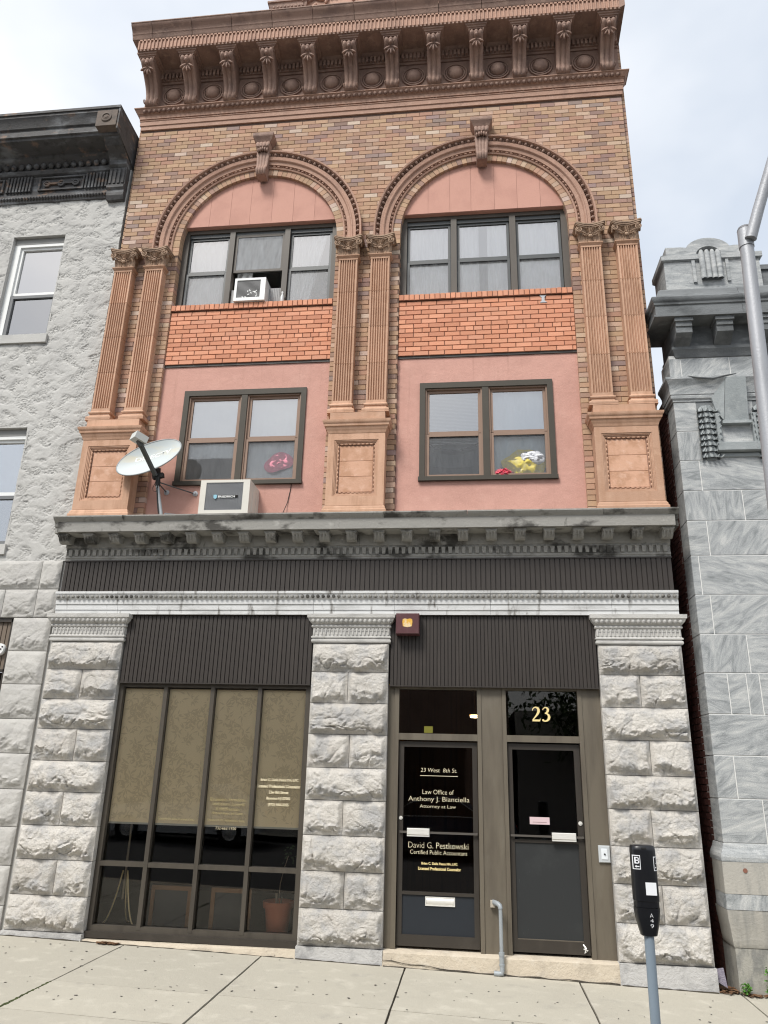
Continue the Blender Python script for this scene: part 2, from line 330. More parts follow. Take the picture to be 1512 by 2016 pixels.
for i in range(len(SX) - 1):
    for j in range(len(SY) - 1):
        y1 = SY[j + 1] if j < 3 else (.12 if SX[i] > 2.5 or SX[i] < -5.3 else -.02)
        slab(SX[i], SX[i + 1], SY[j], y1, i * 7 + j).build('slab', CONCRETE, sw, smooth=30)
mb = MB()
for i in range(-20, 20, 1):
    x0, x1 = i * 2.0, i * 2.0 + 1.99
    mb.hexa([(x0, -3.95, GZ(x0) - .2), (x1, -3.95, GZ(x1) - .2), (x1, -3.79, GZ(x1) - .2), (x0, -3.79, GZ(x0) - .2), (x0, -3.93, GZ(x0)), (x1, -3.93, GZ(x1)), (x1, -3.79, GZ(x1)), (x0, -3.79, GZ(x0))])
k_ = mb.build('kerb', SILLSTONE, sw)
fs_ = ground_sheet('far_sidewalk', -60, 60, -17, -13.2, 0.0, CONCRETE); fs_['label'] = 'concrete sidewalk on the far side of the street'
# moss in the open joints
MOSS = mat('joint_moss', (.06, .075, .025), .95, mix=[((.03, .03, .02), 20, .45, .7, None, .8)], bump=[(60, .01, None)])

# ------------------------------------------------------------------ the main building
BL = thing('commercial_building', 'three storey buff brick and terracotta commercial building numbered 23 with two round arches', 'building', (-1.43, 0, 0))
XL, XR = -5.27, 2.40
BAY = [(-4.30, -1.90), (-.96, 1.44)]; BC = [-3.10, .24]; AR = 1.20; AZ = 9.35; ZS = 9.15
PIERX = [(-5.21, -4.30), (-1.90, -.96), (1.44, 2.34)]
PILX = [(-5.185, -4.92), (-4.71, -4.445), (-1.815, -1.55), (-1.355, -1.09), (1.555, 1.83), (2.045, 2.31)]
YW = .05
# shell
mb = MB(); mb.box(XR - .3, XR, .2, 12, -.2, 13.0); mb.box(XL, XL + .3, .2, 12, -.2, 13.0); mb.box(XL, XR, 11.7, 12, -.2, 13.0); mb.box(XL, XR, .2, 12, 12.75, 13.0)
mb.build('side_wall', mat('side_brickwork', (.25, .15, .11), .9, bump=[(60, .004, None)]), BL)
# mortar backing
mb = MB(); YB = YW + .008
for a, b in PIERX: mb.box(a + .004, b - .004, YB, .3, 4.85, ZS)
segs = [(-5.21, BC[0] - 1.33), (BC[0] + 1.33, BC[1] - 1.33), (BC[1] + 1.33, 2.34)]
for a, b in segs: mb.box(a + .004, b - .004, YB, .3, ZS, 11.75)
for c in BC:
    n = 40
    for i in range(n):
        q0, q1 = math.pi * i / n, math.pi * (i + 1) / n; xa, xb = c - 1.33 * math.cos(q0), c - 1.33 * math.cos(q1)
        za, zb = AZ + 1.33 * math.sin(q0), AZ + 1.33 * math.sin(q1)
        mb.add([(xa, YB, za), (xb, YB, zb), (xb, YB, 11.75), (xa, YB, 11.75)], [(0, 1, 2, 3)])
mb.box(XL, -5.2, .12, .3, 4.85, 13.0); mb.box(2.33, XR, .12, .3, 4.85, 13.0)
mb.build('wall', MORTAR, BL)
PAL = [((.48, .32, .215), 7), ((.43, .28, .19), 7), ((.37, .245, .19), 4), ((.31, .21, .175), 2), ((.52, .375, .28), 4), ((.57, .45, .37), 1), ((.33, .245, .22), 1), ((.46, .28, .20), 4)]
PW = [c for c, k in PAL for _ in range(k)]
def brick_col():
    c = random.choice(PW); k = random.uniform(.84, 1.0); return (c[0] * k, c[1] * k * random.uniform(.96, 1.04), c[2] * k, 1)
BR = []         # (x0,x1,z0,z1,y0,y1,score)
CH, BLN, J = .0748, .205, .0055
nrow = 0; z = 4.92
def lay(a, b, z, odd, y0=YW, fixed_ends=False):
    L_ = BLN; x = a - (L_ * .5 if odd else 0)
    while x < b - 1e-4:
        xa = max(a, x) + J / 2 * (x > a); xb = min(b, x + L_) - J / 2 * (x + L_ < b)
        if xb - xa > .03: yield xa, xb, y0
        x += L_
rows = int((11.62 - 4.92) / CH)
for r in range(rows):
    z0 = 4.92 + r * CH; z1 = z0 + CH - J; odd = r % 2
    if z1 < ZS:
        for a, b in PIERX:
            for xa, xb, y in lay(a, b, z0, odd): 
                edge = abs(xa - a) < .01 or abs(xb - b) < .01
                BR.append((xa, xb, z0, z1, y, .29 if edge else YB + .02))
    else:
        for xa, xb, y in lay(-5.21, 2.34, z0, odd):
            ok = True
            for c in BC:
                def inside(x, zz):
                    return (abs(x - c) < 1.50) if zz < AZ else math.hypot(x - c, zz - AZ) < 1.50
                if all(inside(x, zz) for x in (xa, xb) for zz in (z0, z1)): ok = False
                # trim a brick that would run under the moulding and into the opening
            if ok: BR.append((xa, xb, z0, z1, y, YB + .02))
    for a, b in ((XL, -5.215), (2.345, XR)):
        BR.append((a, b, z0, z1, .11, .13))
for r in range(rows, rows + 15):
    z0 = 4.92 + r * CH
    for a, b in ((XL, -5.215), (2.345, XR)): BR.append((a, b, z0, z0 + CH - J, .11, .13))
def brick_faces(b, mb):
    x0, x1, z0, z1, y0, y1 = b; j = random.uniform(-.0025, .0025); c = .003
    y0 += j
    mb.add([(x0 + c, y0, z0 + c), (x1 - c, y0, z0 + c), (x1 - c, y0, z1 - c), (x0 + c, y0, z1 - c), (x0, y0 + .005, z0), (x1, y0 + .005, z0), (x1, y0 + .005, z1), (x0, y0 + .005, z1), (x0, y1, z0), (x1, y1, z0), (x1, y1, z1), (x0, y1, z1)],
           [(0, 1, 2, 3), (0, 4, 5, 1), (1, 5, 6, 2), (2, 6, 7, 3), (3, 7, 4, 0), (4, 8, 9, 5), (5, 9, 10, 6), (6, 10, 11, 7), (7, 11, 8, 4)])
def free_brick(b):
    if b[1] - b[0] < .19 or b[2] < ZS + .1: return False
    for c in BC:
        for x in (b[0], b[1]):
            if math.hypot(x - c, (b[2] + b[3]) / 2 - AZ) < 1.60: return False
        if abs((b[0] + b[1]) / 2 - c) < .28 and b[3] > 10.9 and b[2] < 11.25: return False
    return True
cand = sorted([b for b in BR if free_brick(b)], key=lambda b: (b[2] - 1.95) ** 2 + (.5 * (b[0] + b[1])) ** 2)[:300]
cs = set(map(id, cand)); stuff = MB(); scol = []
for b in BR:
    c = brick_col()
    if id(b) in cs:
        q = MB(); brick_faces(b, q); q.build('brick', BRICK, BL, col=[c] * 9)
    else:
        brick_faces(b, stuff); scol += [c] * 9
stuff.build('brickwork', BRICK, BL, kind='stuff', col=scol)

# ---- arches
def arch_pts(c, n=56):
    P = [(c - 1, ZS, 0), (c - 1, AZ - .1, 0)]
    return [(-1, 0, ZS), ] , n
def arc_sweep(mb, c, prof, n=64):
    """prof [(r,y)] swept down the stilts and round the arch"""
    st = [(-1.0, 0.0, ZS), (-1.0, 0.0, (ZS + AZ) / 2)] + [(-math.cos(math.pi * i / n), math.sin(math.pi * i / n), None) for i in range(n + 1)] + [(1.0, 0.0, (ZS + AZ) / 2), (1.0, 0.0, ZS)]
    k = len(prof); vs = []
    for cx, sz, zz in st:
        for r, y in prof: vs.append((c + r * cx, y, (zz if zz is not None else AZ + r * sz)))
    mb.add(vs, [(i * k + j, (i + 1) * k + j, (i + 1) * k + j + 1, i * k + j + 1) for i in range(len(st) - 1) for j in range(k - 1)])
    return mb
def ribs_x(mb, prof, xc, width, nrib=4, amp=.012, taper=None, back=.06):
    """a scroll profile [(y,z)] front line, ribbed across its width"""
    m_ = nrib * 4; k = len(prof)
    P = []
    for j in range(m_ + 1):
        t = j / m_; o = amp * abs(math.sin(math.pi * nrib * t)) - amp
        row = []
        for i in range(k):
            a = Vector(prof[max(0, i - 1)]); b = Vector(prof[min(k - 1, i + 1)]); d = (b - a).normalized(); nrm = Vector((d.y, -d.x))
            if nrm.x > 0 and abs(nrm.x) > abs(nrm.y): nrm = -nrm
            wd = width * (taper(prof[i][1]) if taper else 1)
            row.append((xc + (t - .5) * wd, prof[i][0] + nrm.x * o * -1 * 0 + o * -1, prof[i][1]))
        P.append(row)
    mb.grid(P)
    for j in (0, m_):       # sides
        row = P[j]; q = [(p[0], back, p[2]) for p in row]
        mb.grid([row, q])
    return mb
def make_keystone(parent, c):
    kn = node('keystone', parent, (c, 0, 10.4))
    pr = [(-.06, 11.06), (-.115, 11.05), (-.135, 11.01), (-.13, 10.96), (-.10, 10.935), (-.075, 10.92), (-.07, 10.80), (-.075, 10.68), (-.085, 10.60), (-.11, 10.58), (-.125, 10.54), (-.12, 10.49), (-.095, 10.455), (-.05, 10.445), (.06, 10.445)]
    mb = MB(); ribs_x(mb, pr, c, .20, 4, .012, taper=lambda z: .74 + .34 * (z - 10.44) / .6); o = mb.build('keystone_block', TERRA_DK, kn, smooth=40)
    mb = MB(); mb.sweep([(c - .115, .06), (c - .115, -.10), (c + .115, -.10), (c + .115, .06)], [(-.1, 11.06), (.0, 11.06), (.012, 11.085), (.02, 11.10), (.045, 11.14), (.05, 11.16), (.05, 11.20), (-.1, 11.20)]); mb.box(c - .1, c + .1, -.09, .06, 11.065, 11.195)
    mb.build('keystone_cap', TERRA_DK, kn)
    mb = MB()
    for i in range(-2, 3):
        mb.ell((c + i * .035, -.105 + abs(i) * .008, 10.92 - abs(i) * .004), (.02, .028, .04), 6, 4)
    mb.build('keystone_leaf', TERRA_DK, kn, smooth=60)
for bi, c in enumerate(BC):
    A_ = node('arch', BL, (c, 0, ZS))
    mb = MB(); arc_sweep(mb, c, [(1.305, .06), (1.305, .03), (1.325, .02), (1.33, .045), (1.362, .045), (1.366, .012), (1.415, .004), (1.42, -.008), (1.43, -.022), (1.443, -.026), (1.452, -.014), (1.456, -.012), (1.495, -.02), (1.50, .012), (1.515, .015), (1.545, -.01), (1.556, -.06), (1.578, -.066), (1.582, .06)])
    mb.build('archivolt', TERRA, A_, smooth=28)
    mb = MB(); n = 50            # egg and dart round the outer band
    for i in range(-2, n + 3):
        if i < 0 or i > n:
            k = -i if i < 0 else i - n; s = -1 if i < 0 else 1; x, zz = c + s * 1.527, AZ - k * .096; ang = 0 if s > 0 else math.pi
            if zz < ZS + .02: continue
        else:
            ang = math.pi - math.pi * i / n; x, zz = c + 1.527 * math.cos(ang), AZ + 1.527 * math.sin(ang)
        R3 = Matrix.Rotation(-ang, 3, 'Y')
        mb.ell((x, -.012, zz), (.032, .034, .026), 7, 5, R3)
        a2 = ang - math.pi / n / 2 if 0 <= i <= n else ang
        if 0 <= i < n:
            x2, z2 = c + 1.525 * math.cos(a2), AZ + 1.525 * math.sin(a2); mb.ell((x2, -.008, z2), (.033, .026, .007), 5, 4, Matrix.Rotation(-a2, 3, 'Y'))
    mb.build('egg_moulding', TERRA_DK, A_, smooth=60, kind='stuff')
    mb = MB(); n = 62            # bead and reel
    for i in range(n):
        ang = math.pi * (i + .5) / n; x, zz = c + 1.346 * math.cos(ang), AZ + 1.346 * math.sin(ang); R3 = Matrix.Rotation(-ang, 3, 'Y')
        if i % 3 == 2:
            for d in (-.011, .011): mb.ell((x - math.sin(ang) * d, .028, zz + math.cos(ang) * d), (.014, .018, .008), 5, 4, R3)
        else: mb.ell((x, .028, zz), (.013, .018, .026), 6, 4, R3)
    mb.build('bead_moulding', TERRA, A_, smooth=60, kind='stuff')
    mb = MB(); vc = []; n = 52   # voussoir bricks
    for i in range(n):
        q0, q1 = math.pi * i / n + .0025, math.pi * (i + 1) / n - .0025; jj = random.uniform(-.002, .002)
        pp = [(c + r * math.cos(q), y + jj, AZ + r * math.sin(q)) for y in (YW, .28) for r, q in ((1.2, q0), (1.32, q0), (1.32, q1), (1.2, q1))]
        mb.hexa(pp); vc += [brick_col()] * 6
    zz = ZS
    while zz < AZ - .02:
        for s in (-1, 1):
            xa, xb = sorted((c + s * 1.2, c + s * 1.32)); mb.box(xa, xb, YW + random.uniform(-.002, .002), .28, zz, zz + CH - J); vc += [brick_col()] * 6
        zz += CH
    mb.build('voussoir_ring', BRICK, A_, col=vc, kind='stuff')
    mb = MB(); arc_sweep(mb, c, [(1.206, .057), (1.206, .27)]); arc_sweep(mb, c, [(1.206, .057), (1.33, .057)])
    mb.build('arch_mortar', MORTAR, A_)
    make_keystone(BL, c)
    # lunette boards
    LU = node('lunette_panel', BL, (c, .1, 9.69))
    cuts = [-1.21, -.80, -.48, -.17, .17, .50, .83, 1.21]
    for i in range(7):
        a, b = cuts[i], cuts[i + 1]; n = 8
        fan = lambda x, z: x * (1 + .10 * (z - 9.69)) if abs(x) < 1.2 else x
        top = []
        g_ = .0015
        for k in range(n + 1):
            x = a + (b - a) * k / n; zt = AZ + math.sqrt(max(1e-4, 1.215 ** 2 - x * x)); top.append((c + x + (g_ if k == 0 else -g_ if k == n else 0), zt))
        if i == 0: top = [p for p in top if p[1] > 9.69]
        if i == 6: top = [p for p in top if p[1] > 9.69]
        poly = [(c + a + g_, 9.69), (c + b - g_, 9.69)] + top[::-1]
        poly = [(p[0], max(p[1], 9.69)) for p in poly]
        q = MB(); q.prism(poly, .10 + random.uniform(0, .002), .22); q.build('panel', PINK_DK, LU)
    q = MB(); q.box(c - 1.2, c + 1.2, .112, .3, 9.685, 10.6); q.build('backing_board', PINK_DK, LU)

# ---- infill of orange brick, pink stucco
OPAL = [(.62, .285, .175), (.59, .265, .16), (.64, .305, .19), (.56, .25, .155), (.61, .295, .19)]
def ocol():
    c = random.choice(OPAL); k = random.uniform(.9, 1.1); return (c[0] * k, c[1] * k, c[2] * k, 1)
for bi, (a, b) in enumerate(BAY):
    IP = node('infill_panel', BL, ((a + b) / 2, .1, 7.29))
    q = MB(); q.box(a + .002, b - .002, .088, .3, 7.300, 8.235); q.build('mortar_bed', MORTAR_DK, IP); q = MB(); q.box(a + .002, b - .002, .096, .3, 7.268, 7.299); q.build('gap_shadow_strip', BRONZE_DK, IP)  # dark strip added as the shadowed gap below the orange brick
    hh = (8.17 - 7.302) / 12
    for r in range(12):
        z0 = 7.302 + r * hh; x = a - (.107 if r % 2 else 0) - (.0 if r != 5 else .03); L_ = .214 if r != 5 else .118
        while x < b - .01:
            xa, xb = max(a + .004, x), min(b - .004, x + L_ - .009)
            if xb - xa > .02:
                q = MB(); brick_faces((xa, xb, z0, z0 + hh - .008, .078, .12), q); q.build('brick', ORANGE, IP, col=[ocol()] * 9)
            x += L_
    n = 33; w_ = (b - a - .008) / n
    for i in range(n):
        q = MB(); brick_faces((a + .004 + i * w_, a + .004 + (i + 1) * w_ - .008, 8.178 + random.uniform(-.002, .002), 8.268, .052, .26), q); q.build('brick', ORANGE, IP, col=[ocol()] * 9)
    q = MB(); q.box(a + .004, b - .004, .062, .26, 8.172, 8.262); q.build('sill_mortar', MORTAR_DK, IP)
    # stucco panel with window hole
    wx0, wx1 = ((-3.945, -2.208), (-.655, 1.095))[bi]; wz0, wz1 = 5.46, 6.876
    q = MB(); Y0 = .112
    for (xa, xb, za, zb) in ((a, wx0 + .02, 4.88, 7.268), (wx1 - .02, b, 4.88, 7.268), (wx0 + .02, wx1 - .02, wz1 - .02, 7.268), (wx0 + .02, wx1 - .02, 4.88, wz0 + .02)):
        q.add([(xa, Y0, za), (xb, Y0, za), (xb, Y0, zb), (xa, Y0, zb)], [(0, 1, 2, 3)])
    for (xa, xb, za, zb) in ((wx0 + .02, wx0 + .02, wz0 + .02, wz1 - .02), (wx1 - .02, wx1 - .02, wz0 + .02, wz1 - .02)):
        q.add([(xa, Y0, za), (xa, .3, za), (xa, .3, zb), (xa, Y0, zb)], [(0, 1, 2, 3)])
    q.build('stucco_panel', PINK, BL)
# old steel wall anchor on the right infill
q = MB(); q.prism([(.985, 8.165), (1.075, 8.165), (1.06, 8.145), (1.05, 8.135), (1.05, 8.085), (1.06, 8.07), (1.085, 8.05), (.985, 8.05), (1.005, 8.07), (1.012, 8.085), (1.012, 8.135), (1.0, 8.145)], .070, .10); q.build('wall_anchor', LGREY, BL)

# ---- pilasters
def fluted(x0, x1, z0, z1, yf, yb=.07):
    n = 7; m_ = .018; wd = (x1 - x0 - 2 * m_) / n; pl = [(x0, yb), (x0, yf), (x0 + m_, yf)]
    for i in range(n):
        a = x0 + m_ + i * wd; fil = .011
        pl += [(a + fil * .5, yf)]
        for k in range(1, 4): q = math.pi * k / 4; pl.append((a + wd / 2 - (wd / 2 - fil * .5) * math.cos(q), yf + .026 * math.sin(q)))
        pl += [(a + wd - fil * .5, yf)]
    pl += [(x1, yf), (x1, yb)]
    k = len(pl); return MB().add([(x, y, z0) for x, y in pl] + [(x, y, z1) for x, y in pl], [(i, i + 1, k + i + 1, k + i) for i in range(k - 1)] + [tuple(range(k, 2 * k)), tuple(reversed(range(k)))])
WP = .267; YP = -.09
bz = [6.555, 7.12, 7.69, 8.26, 8.80]
blockm = [fluted(-WP / 2, WP / 2, bz[i] + .003, bz[i + 1] - .002, YP).mesh('shaft_block', 30) for i in range(4)]
for me in blockm: me.materials.append(TERRA_LT)
def petal(mb, c, wd, ht, out, lean=0.0, curl=.035, n=5):
    """acanthus-like leaf: rises ht from c, leans sideways, curls outwards at its tip"""
    P = []
    for i in range(n + 1):
        t = i / n; ww = wd * (math.sin(math.pi * (.18 + .80 * t)) ** .8) * (1 - .35 * t); zz = c[2] + ht * math.sin(min(1, t * 1.08) * math.pi / 2) - (curl * .5 * max(0, t - .8) * 5)
        yy = c[1] - out * t ** 1.2 - curl * max(0, t - .55) ** 2 * 4; row = []
        for j in range(5):
            s = j / 2 - 1; row.append((c[0] + lean * t + s * ww / 2, yy + .018 * abs(s) ** 1.3 - (.006 if j == 2 else 0), zz - .012 * abs(s) * t))
        P.append(row)
    mb.grid(P)
def capital_mesh():
    mb = MB(); z0 = 8.865
    # bell
    mb.add([(-.13, .07, z0), (-.13, -.085, z0), (.13, -.085, z0), (.13, .07, z0), (-.135, .07, 9.02), (-.135, -.09, 9.02), (.135, -.09, 9.02), (.135, .07, 9.02), (-.165, .07, 9.10), (-.165, -.12, 9.10), (.165, -.12, 9.10), (.165, .07, 9.10)],
           [(0, 1, 5, 4), (1, 2, 6, 5), (2, 3, 7, 6), (4, 5, 9, 8), (5, 6, 10, 9), (6, 7, 11, 10), (8, 9, 10, 11)])
    # concave abacus
    def aba(k, dy): 
        pl = [(-.205 * k, .07), (-.205 * k, .0), (-.20 * k, -.15 - dy), (-.185 * k, -.178 - dy), (-.165 * k, -.178 - dy)]
        for i in range(1, 8):
            t = i / 8; pl.append(((-.165 + .33 * t) * k, -.178 - dy + .048 * math.sin(math.pi * t)))
        return pl + [(.165 * k, -.178 - dy), (.185 * k, -.178 - dy), (.20 * k, -.15 - dy), (.205 * k, .0), (.205 * k, .07)]
    for k, dy, za, zb in ((.93, -.012, 9.092, 9.112), (1.0, 0, 9.112, 9.135), (1.04, .008, 9.135, 9.155)): mb.prism_z(aba(k, dy), za, zb)
    # corner volutes and their stems
    for s in (-1, 1):
        for face in (0, 1):
            pts = []
            for i in range(22):
                t = i / 21; a = t * 3.6 * math.pi; r = .046 * (1 - .80 * t)
                u = .150 - r * math.cos(a + 2.2); zz = 9.052 + r * math.sin(a + 2.2)
                pts.append((s * u, -.150 - .010 * t, zz) if face == 0 else (s * .185, -.02 - u * .5, zz))
            mb.tube(pts, [.010 * (1 - .4 * i / 21) for i in range(22)], 5)
        mb.ell((s * .168, -.155, 9.052), (.014, .014, .014), 5, 4)
        mb.tube([(s * .03, -.10, 9.0), (s * .07, -.118, 9.005), (s * .11, -.135, 9.02), (s * .15, -.150, 9.01)], [.008, .010, .011, .010], 5)
        mb.tube([(s * .02, -.11, 8.985), (s * .05, -.118, 8.97), (s * .085, -.120, 8.975), (s * .10, -.118, 9.0)], [.007, .008, .007, .005], 5)
    # leaves: centre, mid, corner, side
    petal(mb, (0, -.09, z0), .095, .12, .022)
    for s in (-1, 1):
        petal(mb, (s * .075, -.086, z0), .08, .135, .026, s * .018); petal(mb, (s * .122, -.08, z0), .07, .15, .035, s * .022)
        petal(mb, (s * .04, -.095, z0 + .03), .045, .12, .02, s * .02)
    for i in range(-2, 3): petal(mb, (i * .012, -.112, 9.02), .032, .085 - abs(i) * .012, .028, i * .026, .02)
    mb.ell((0, -.125, 8.955), (.032, .018, .028), 7, 4); mb.ell((0, -.125, 9.0), (.018, .016, .014), 6, 4)
    for s in (-1, 1): mb.ell((s * .026, -.124, 8.99), (.012, .012, .012), 5, 4)
    return mb.mesh('capital', 45)
capm = capital_mesh(); capm.materials.append(CAPITAL)
neck = MB().sweep([(-.134, .07), (-.134, YP), (.134, YP), (.134, .07)], [(-.06, 8.795), (.004, 8.795), (.004, 8.825), (.012, 8.83), (.018, 8.84), (.03, 8.85), (.032, 8.862), (.02, 8.868), (-.06, 8.868)]).mesh('necking', 30); neck.materials.append(TERRA_LT)
pb = MB().sweep([(-.134, .07), (-.134, YP), (.134, YP), (.134, .07)], [(-.06, 6.556), (.0, 6.556), (.0, 6.515), (.008, 6.505), (.02, 6.50), (.026, 6.485), (.02, 6.47), (.008, 6.462), (.010, 6.44), (.03, 6.425), (.042, 6.415), (.046, 6.395), (.040, 6.375), (.046, 6.37), (.046, 6.362), (-.06, 6.362)]).mesh('pilaster_base', 30); pb.materials.append(TERRA_LT)
for x0, x1 in PILX:
    c = (x0 + x1) / 2; P_ = node('pilaster', BL, (c, 0, 6.36))
    for me in blockm: link('shaft_block', me, None, P_, loc=(c, 0, 0))
    link('necking', neck, None, P_, loc=(c, 0, 0)); link('pilaster_base', pb, None, P_, loc=(c, 0, 0)); link('capital', capm, None, P_, loc=(c, 0, 0))
# ---- pedestals
for k, (x0, x1) in enumerate(((-5.195, -4.435), (-1.825, -1.08), (1.545, 2.32))):
    P_ = node('pedestal', BL, ((x0 + x1) / 2, 0, 4.9)); yf = -.14; path = [(x0, .07), (x0, yf), (x1, yf), (x1, .07)]
    q = MB(); fx = .085; pz0, pz1 = 5.185, 5.965
    for (a, b, za, zb) in ((x0, x0 + fx, 5.06, 6.06), (x1 - fx, x1, 5.06, 6.06), (x0 + fx, x1 - fx, 5.06, pz0), (x0 + fx, x1 - fx, pz1, 6.06)): q.box(a, b, yf, .07, za, zb)
    q.build('body', TERRA_LT, P_)
    q = MB(); q.sweep(path, [(-.03, 4.90), (.035, 4.90), (.035, 4.995), (.022, 5.01), (.02, 5.03), (.004, 5.055), (-.03, 5.062)]); q.build('base_moulding', TERRA_LT, P_, smooth=30)
    q = MB(); q.sweep(path, [(-.06, 6.055), (.004, 6.055), (.012, 6.075), (.018, 6.10), (.03, 6.115), (.034, 6.14), (.05, 6.145), (.055, 6.175), (.062, 6.18), (.072, 6.20), (.075, 6.225), (-.06, 6.225)]); q.build('cap_moulding', TERRA_LT, P_, smooth=30)
    q = MB(); q.sweep([(x0 + .01, .07), (x0 + .01, -.135), (x1 - .01, -.135), (x1 - .01, .07)], [(-.05, 6.222), (.004, 6.222), (0, 6.358), (-.05, 6.36)]); q.box(x0 + .04, x1 - .04, -.10, .07, 6.2, 6.359); q.build('plinth', TERRA_LT, P_)
    # recessed frame with beads, three tile rows
    ix0, ix1, iz0, iz1 = x0 + fx, x1 - fx, pz0, pz1
    q = MB()
    for d, y in ((0, yf + .008), (.014, yf + .018), (.032, yf + .030)):
        e = .016
        for (a, b, za, zb) in ((ix0 + d, ix0 + d + e, iz0 + d, iz1 - d), (ix1 - d - e, ix1 - d, iz0 + d, iz1 - d), (ix0 + d + e, ix1 - d - e, iz0 + d, iz0 + d + e), (ix0 + d + e, ix1 - d - e, iz1 - d - e, iz1 - d)): q.box(a, b, y, 0, za, zb)
    q.build('panel_frame', TERRA_LT, P_)
    q = MB()
    d = .055
    for s in range(2):
        x = (ix0 + d, ix1 - d)[s]; nb = 11
        for i in range(nb):
            zz = iz0 + d + .04 + i * (iz1 - iz0 - 2 * d - .08) / (nb - 1); q.ell((x, yf + .034, zz), (.009, .014, .024), 6, 4)
            if i < nb - 1:
                for t in (-.006, .006): q.ell((x, yf + .034, zz + .034 + t), (.008, .012, .004), 5, 4)
    for zz in (iz0 + d, iz1 - d):
        nb = 8
        for i in range(nb): q.ell((ix0 + d + .04 + i * (ix1 - ix0 - 2 * d - .08) / (nb - 1), yf + .034, zz), (.026, .014, .009), 6, 4)
    q.build('bead_moulding', TERRA_LT, P_, smooth=60, kind='stuff')
    zz = [iz0 + .07, iz0 + .07 + (iz1 - iz0 - .14) / 3, iz0 + .07 + (iz1 - iz0 - .14) * 2 / 3, iz1 - .07]
    for i in range(3):
        q = MB(); q.bevbox(ix0 + .07, ix1 - .07, yf + .045, 0, zz[i] + .0015, zz[i + 1] - .0015, .003); q.build('panel_tile', TERRA_PANEL, P_)
    q = MB(); q.box(ix0, ix1, yf + .052, .0, iz0, iz1); q.build('panel_bed', TERRA, P_)

# ---- terracotta cornice
CO = node('cornice', BL, (-1.43, 0, 11.6))
mx0, mx1 = -5.20, 2.335
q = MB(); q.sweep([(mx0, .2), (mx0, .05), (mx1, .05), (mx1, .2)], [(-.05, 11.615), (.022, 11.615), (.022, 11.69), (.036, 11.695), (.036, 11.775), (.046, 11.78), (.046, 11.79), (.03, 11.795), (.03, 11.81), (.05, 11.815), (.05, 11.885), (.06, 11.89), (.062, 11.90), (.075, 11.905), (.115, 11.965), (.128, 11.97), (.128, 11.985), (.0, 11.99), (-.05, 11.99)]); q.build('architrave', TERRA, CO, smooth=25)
q = MB(); n = 92
for i in range(n):
    x = mx0 + (i + .5) * (mx1 - mx0) / n
    q.ell((x, -.045, 11.928), (.030, .026, .034), 7, 4); q.ell((x + (mx1 - mx0) / n / 2, -.05, 11.93), (.006, .02, .034), 4, 4)
q.build('leaf_moulding', TERRA_DK, CO, smooth=60, kind='stuff')
q = MB(); n = 170
for i in range(n):
    x = mx0 + (i + .5) * (mx1 - mx0) / n
    if (i // 3) % 2: q.ell((x, .016, 11.802), (.018, .012, .008), 5, 4)
q.build('bead_moulding', TERRA_DK, CO, smooth=60, kind='stuff')
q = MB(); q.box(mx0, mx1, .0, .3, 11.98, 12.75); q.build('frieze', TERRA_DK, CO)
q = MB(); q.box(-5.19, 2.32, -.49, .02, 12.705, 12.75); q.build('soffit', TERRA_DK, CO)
q = MB(); q.sweep([(mx0, .0), (mx1, .0)], [(0, 12.50), (.02, 12.50), (.03, 12.515), (.035, 12.53), (.06, 12.53), (.06, 12.655), (.08, 12.66), (.10, 12.68), (.12, 12.705), (0, 12.705)]); q.build('bed_moulding', TERRA_DK, CO)
q = MB(); n = 120
for i in range(n): x = mx0 + (i + .2) * (mx1 - mx0) / n; q.box(x, x + .036, -.10, -.055, 12.545, 12.65)
q.build('dentil_row', TERRA_DK, CO, kind='stuff')
CX = [-5.04 + i * .6535 for i in range(12)]
cpf = [(-.40, 12.635), (-.425, 12.628), (-.445, 12.60), (-.447, 12.565), (-.43, 12.535), (-.395, 12.51), (-.355, 12.475), (-.305, 12.43), (-.25, 12.375), (-.20, 12.32), (-.165, 12.265), (-.14, 12.21), (-.128, 12.16), (-.128, 12.12), (-.138, 12.08), (-.143, 12.045), (-.130, 12.01), (-.105, 11.992), (-.07, 11.987), (.02, 11.987)]
q = MB(); ribs_x(q, cpf, 0, .205, 3, .026, back=.02)
for s in (-1, 1):   # side volutes
    for (cy, cz, rr) in ((-.405, 12.60, .05), (-.118, 12.045, .048)):
        pts = [(s * .106, cy + rr * (1 - .75 * t / 13) * math.cos(t * .62), cz + rr * (1 - .75 * t / 13) * math.sin(t * .62)) for t in range(14)]; q.tube(pts, .008, 4)
for i in range(-2, 3):   # palmette
    a = i * .52; q.ell((math.sin(a) * .068, -.405 + .05 * math.cos(a), 12.485 - math.cos(a) * .07), (.020, .026, .062), 6, 4, Matrix.Rotation(-a, 3, 'Y'))
q.ell((0, -.435, 12.515), (.028, .026, .034), 6, 4)
conm = q.mesh('console', 45); conm.materials.append(TERRA_DK)
q = MB(); q.sweep([(-.135, .02), (-.135, -.44), (.135, -.44), (.135, .02)], [(-.10, 12.637), (-.015, 12.637), (-.012, 12.652), (.004, 12.656), (.010, 12.675), (.028, 12.68), (.030, 12.706), (-.1, 12.706)]); capbm = q.mesh('console_cap'); capbm.materials.append(TERRA_DK)
q = MB(); q.lathe((0, 0, 0), [(.186, .004), (.184, -.024), (.166, -.028), (.160, -.004), (.150, -.002), (.147, -.026), (.133, -.028), (.128, -.004), (.122, -.004), (.115, -.04), (.095, -.068), (.062, -.09), (.028, -.10), (.001, -.102)], 28); bosm = q.mesh('boss', 50); bosm.materials.append(TERRA_DK)
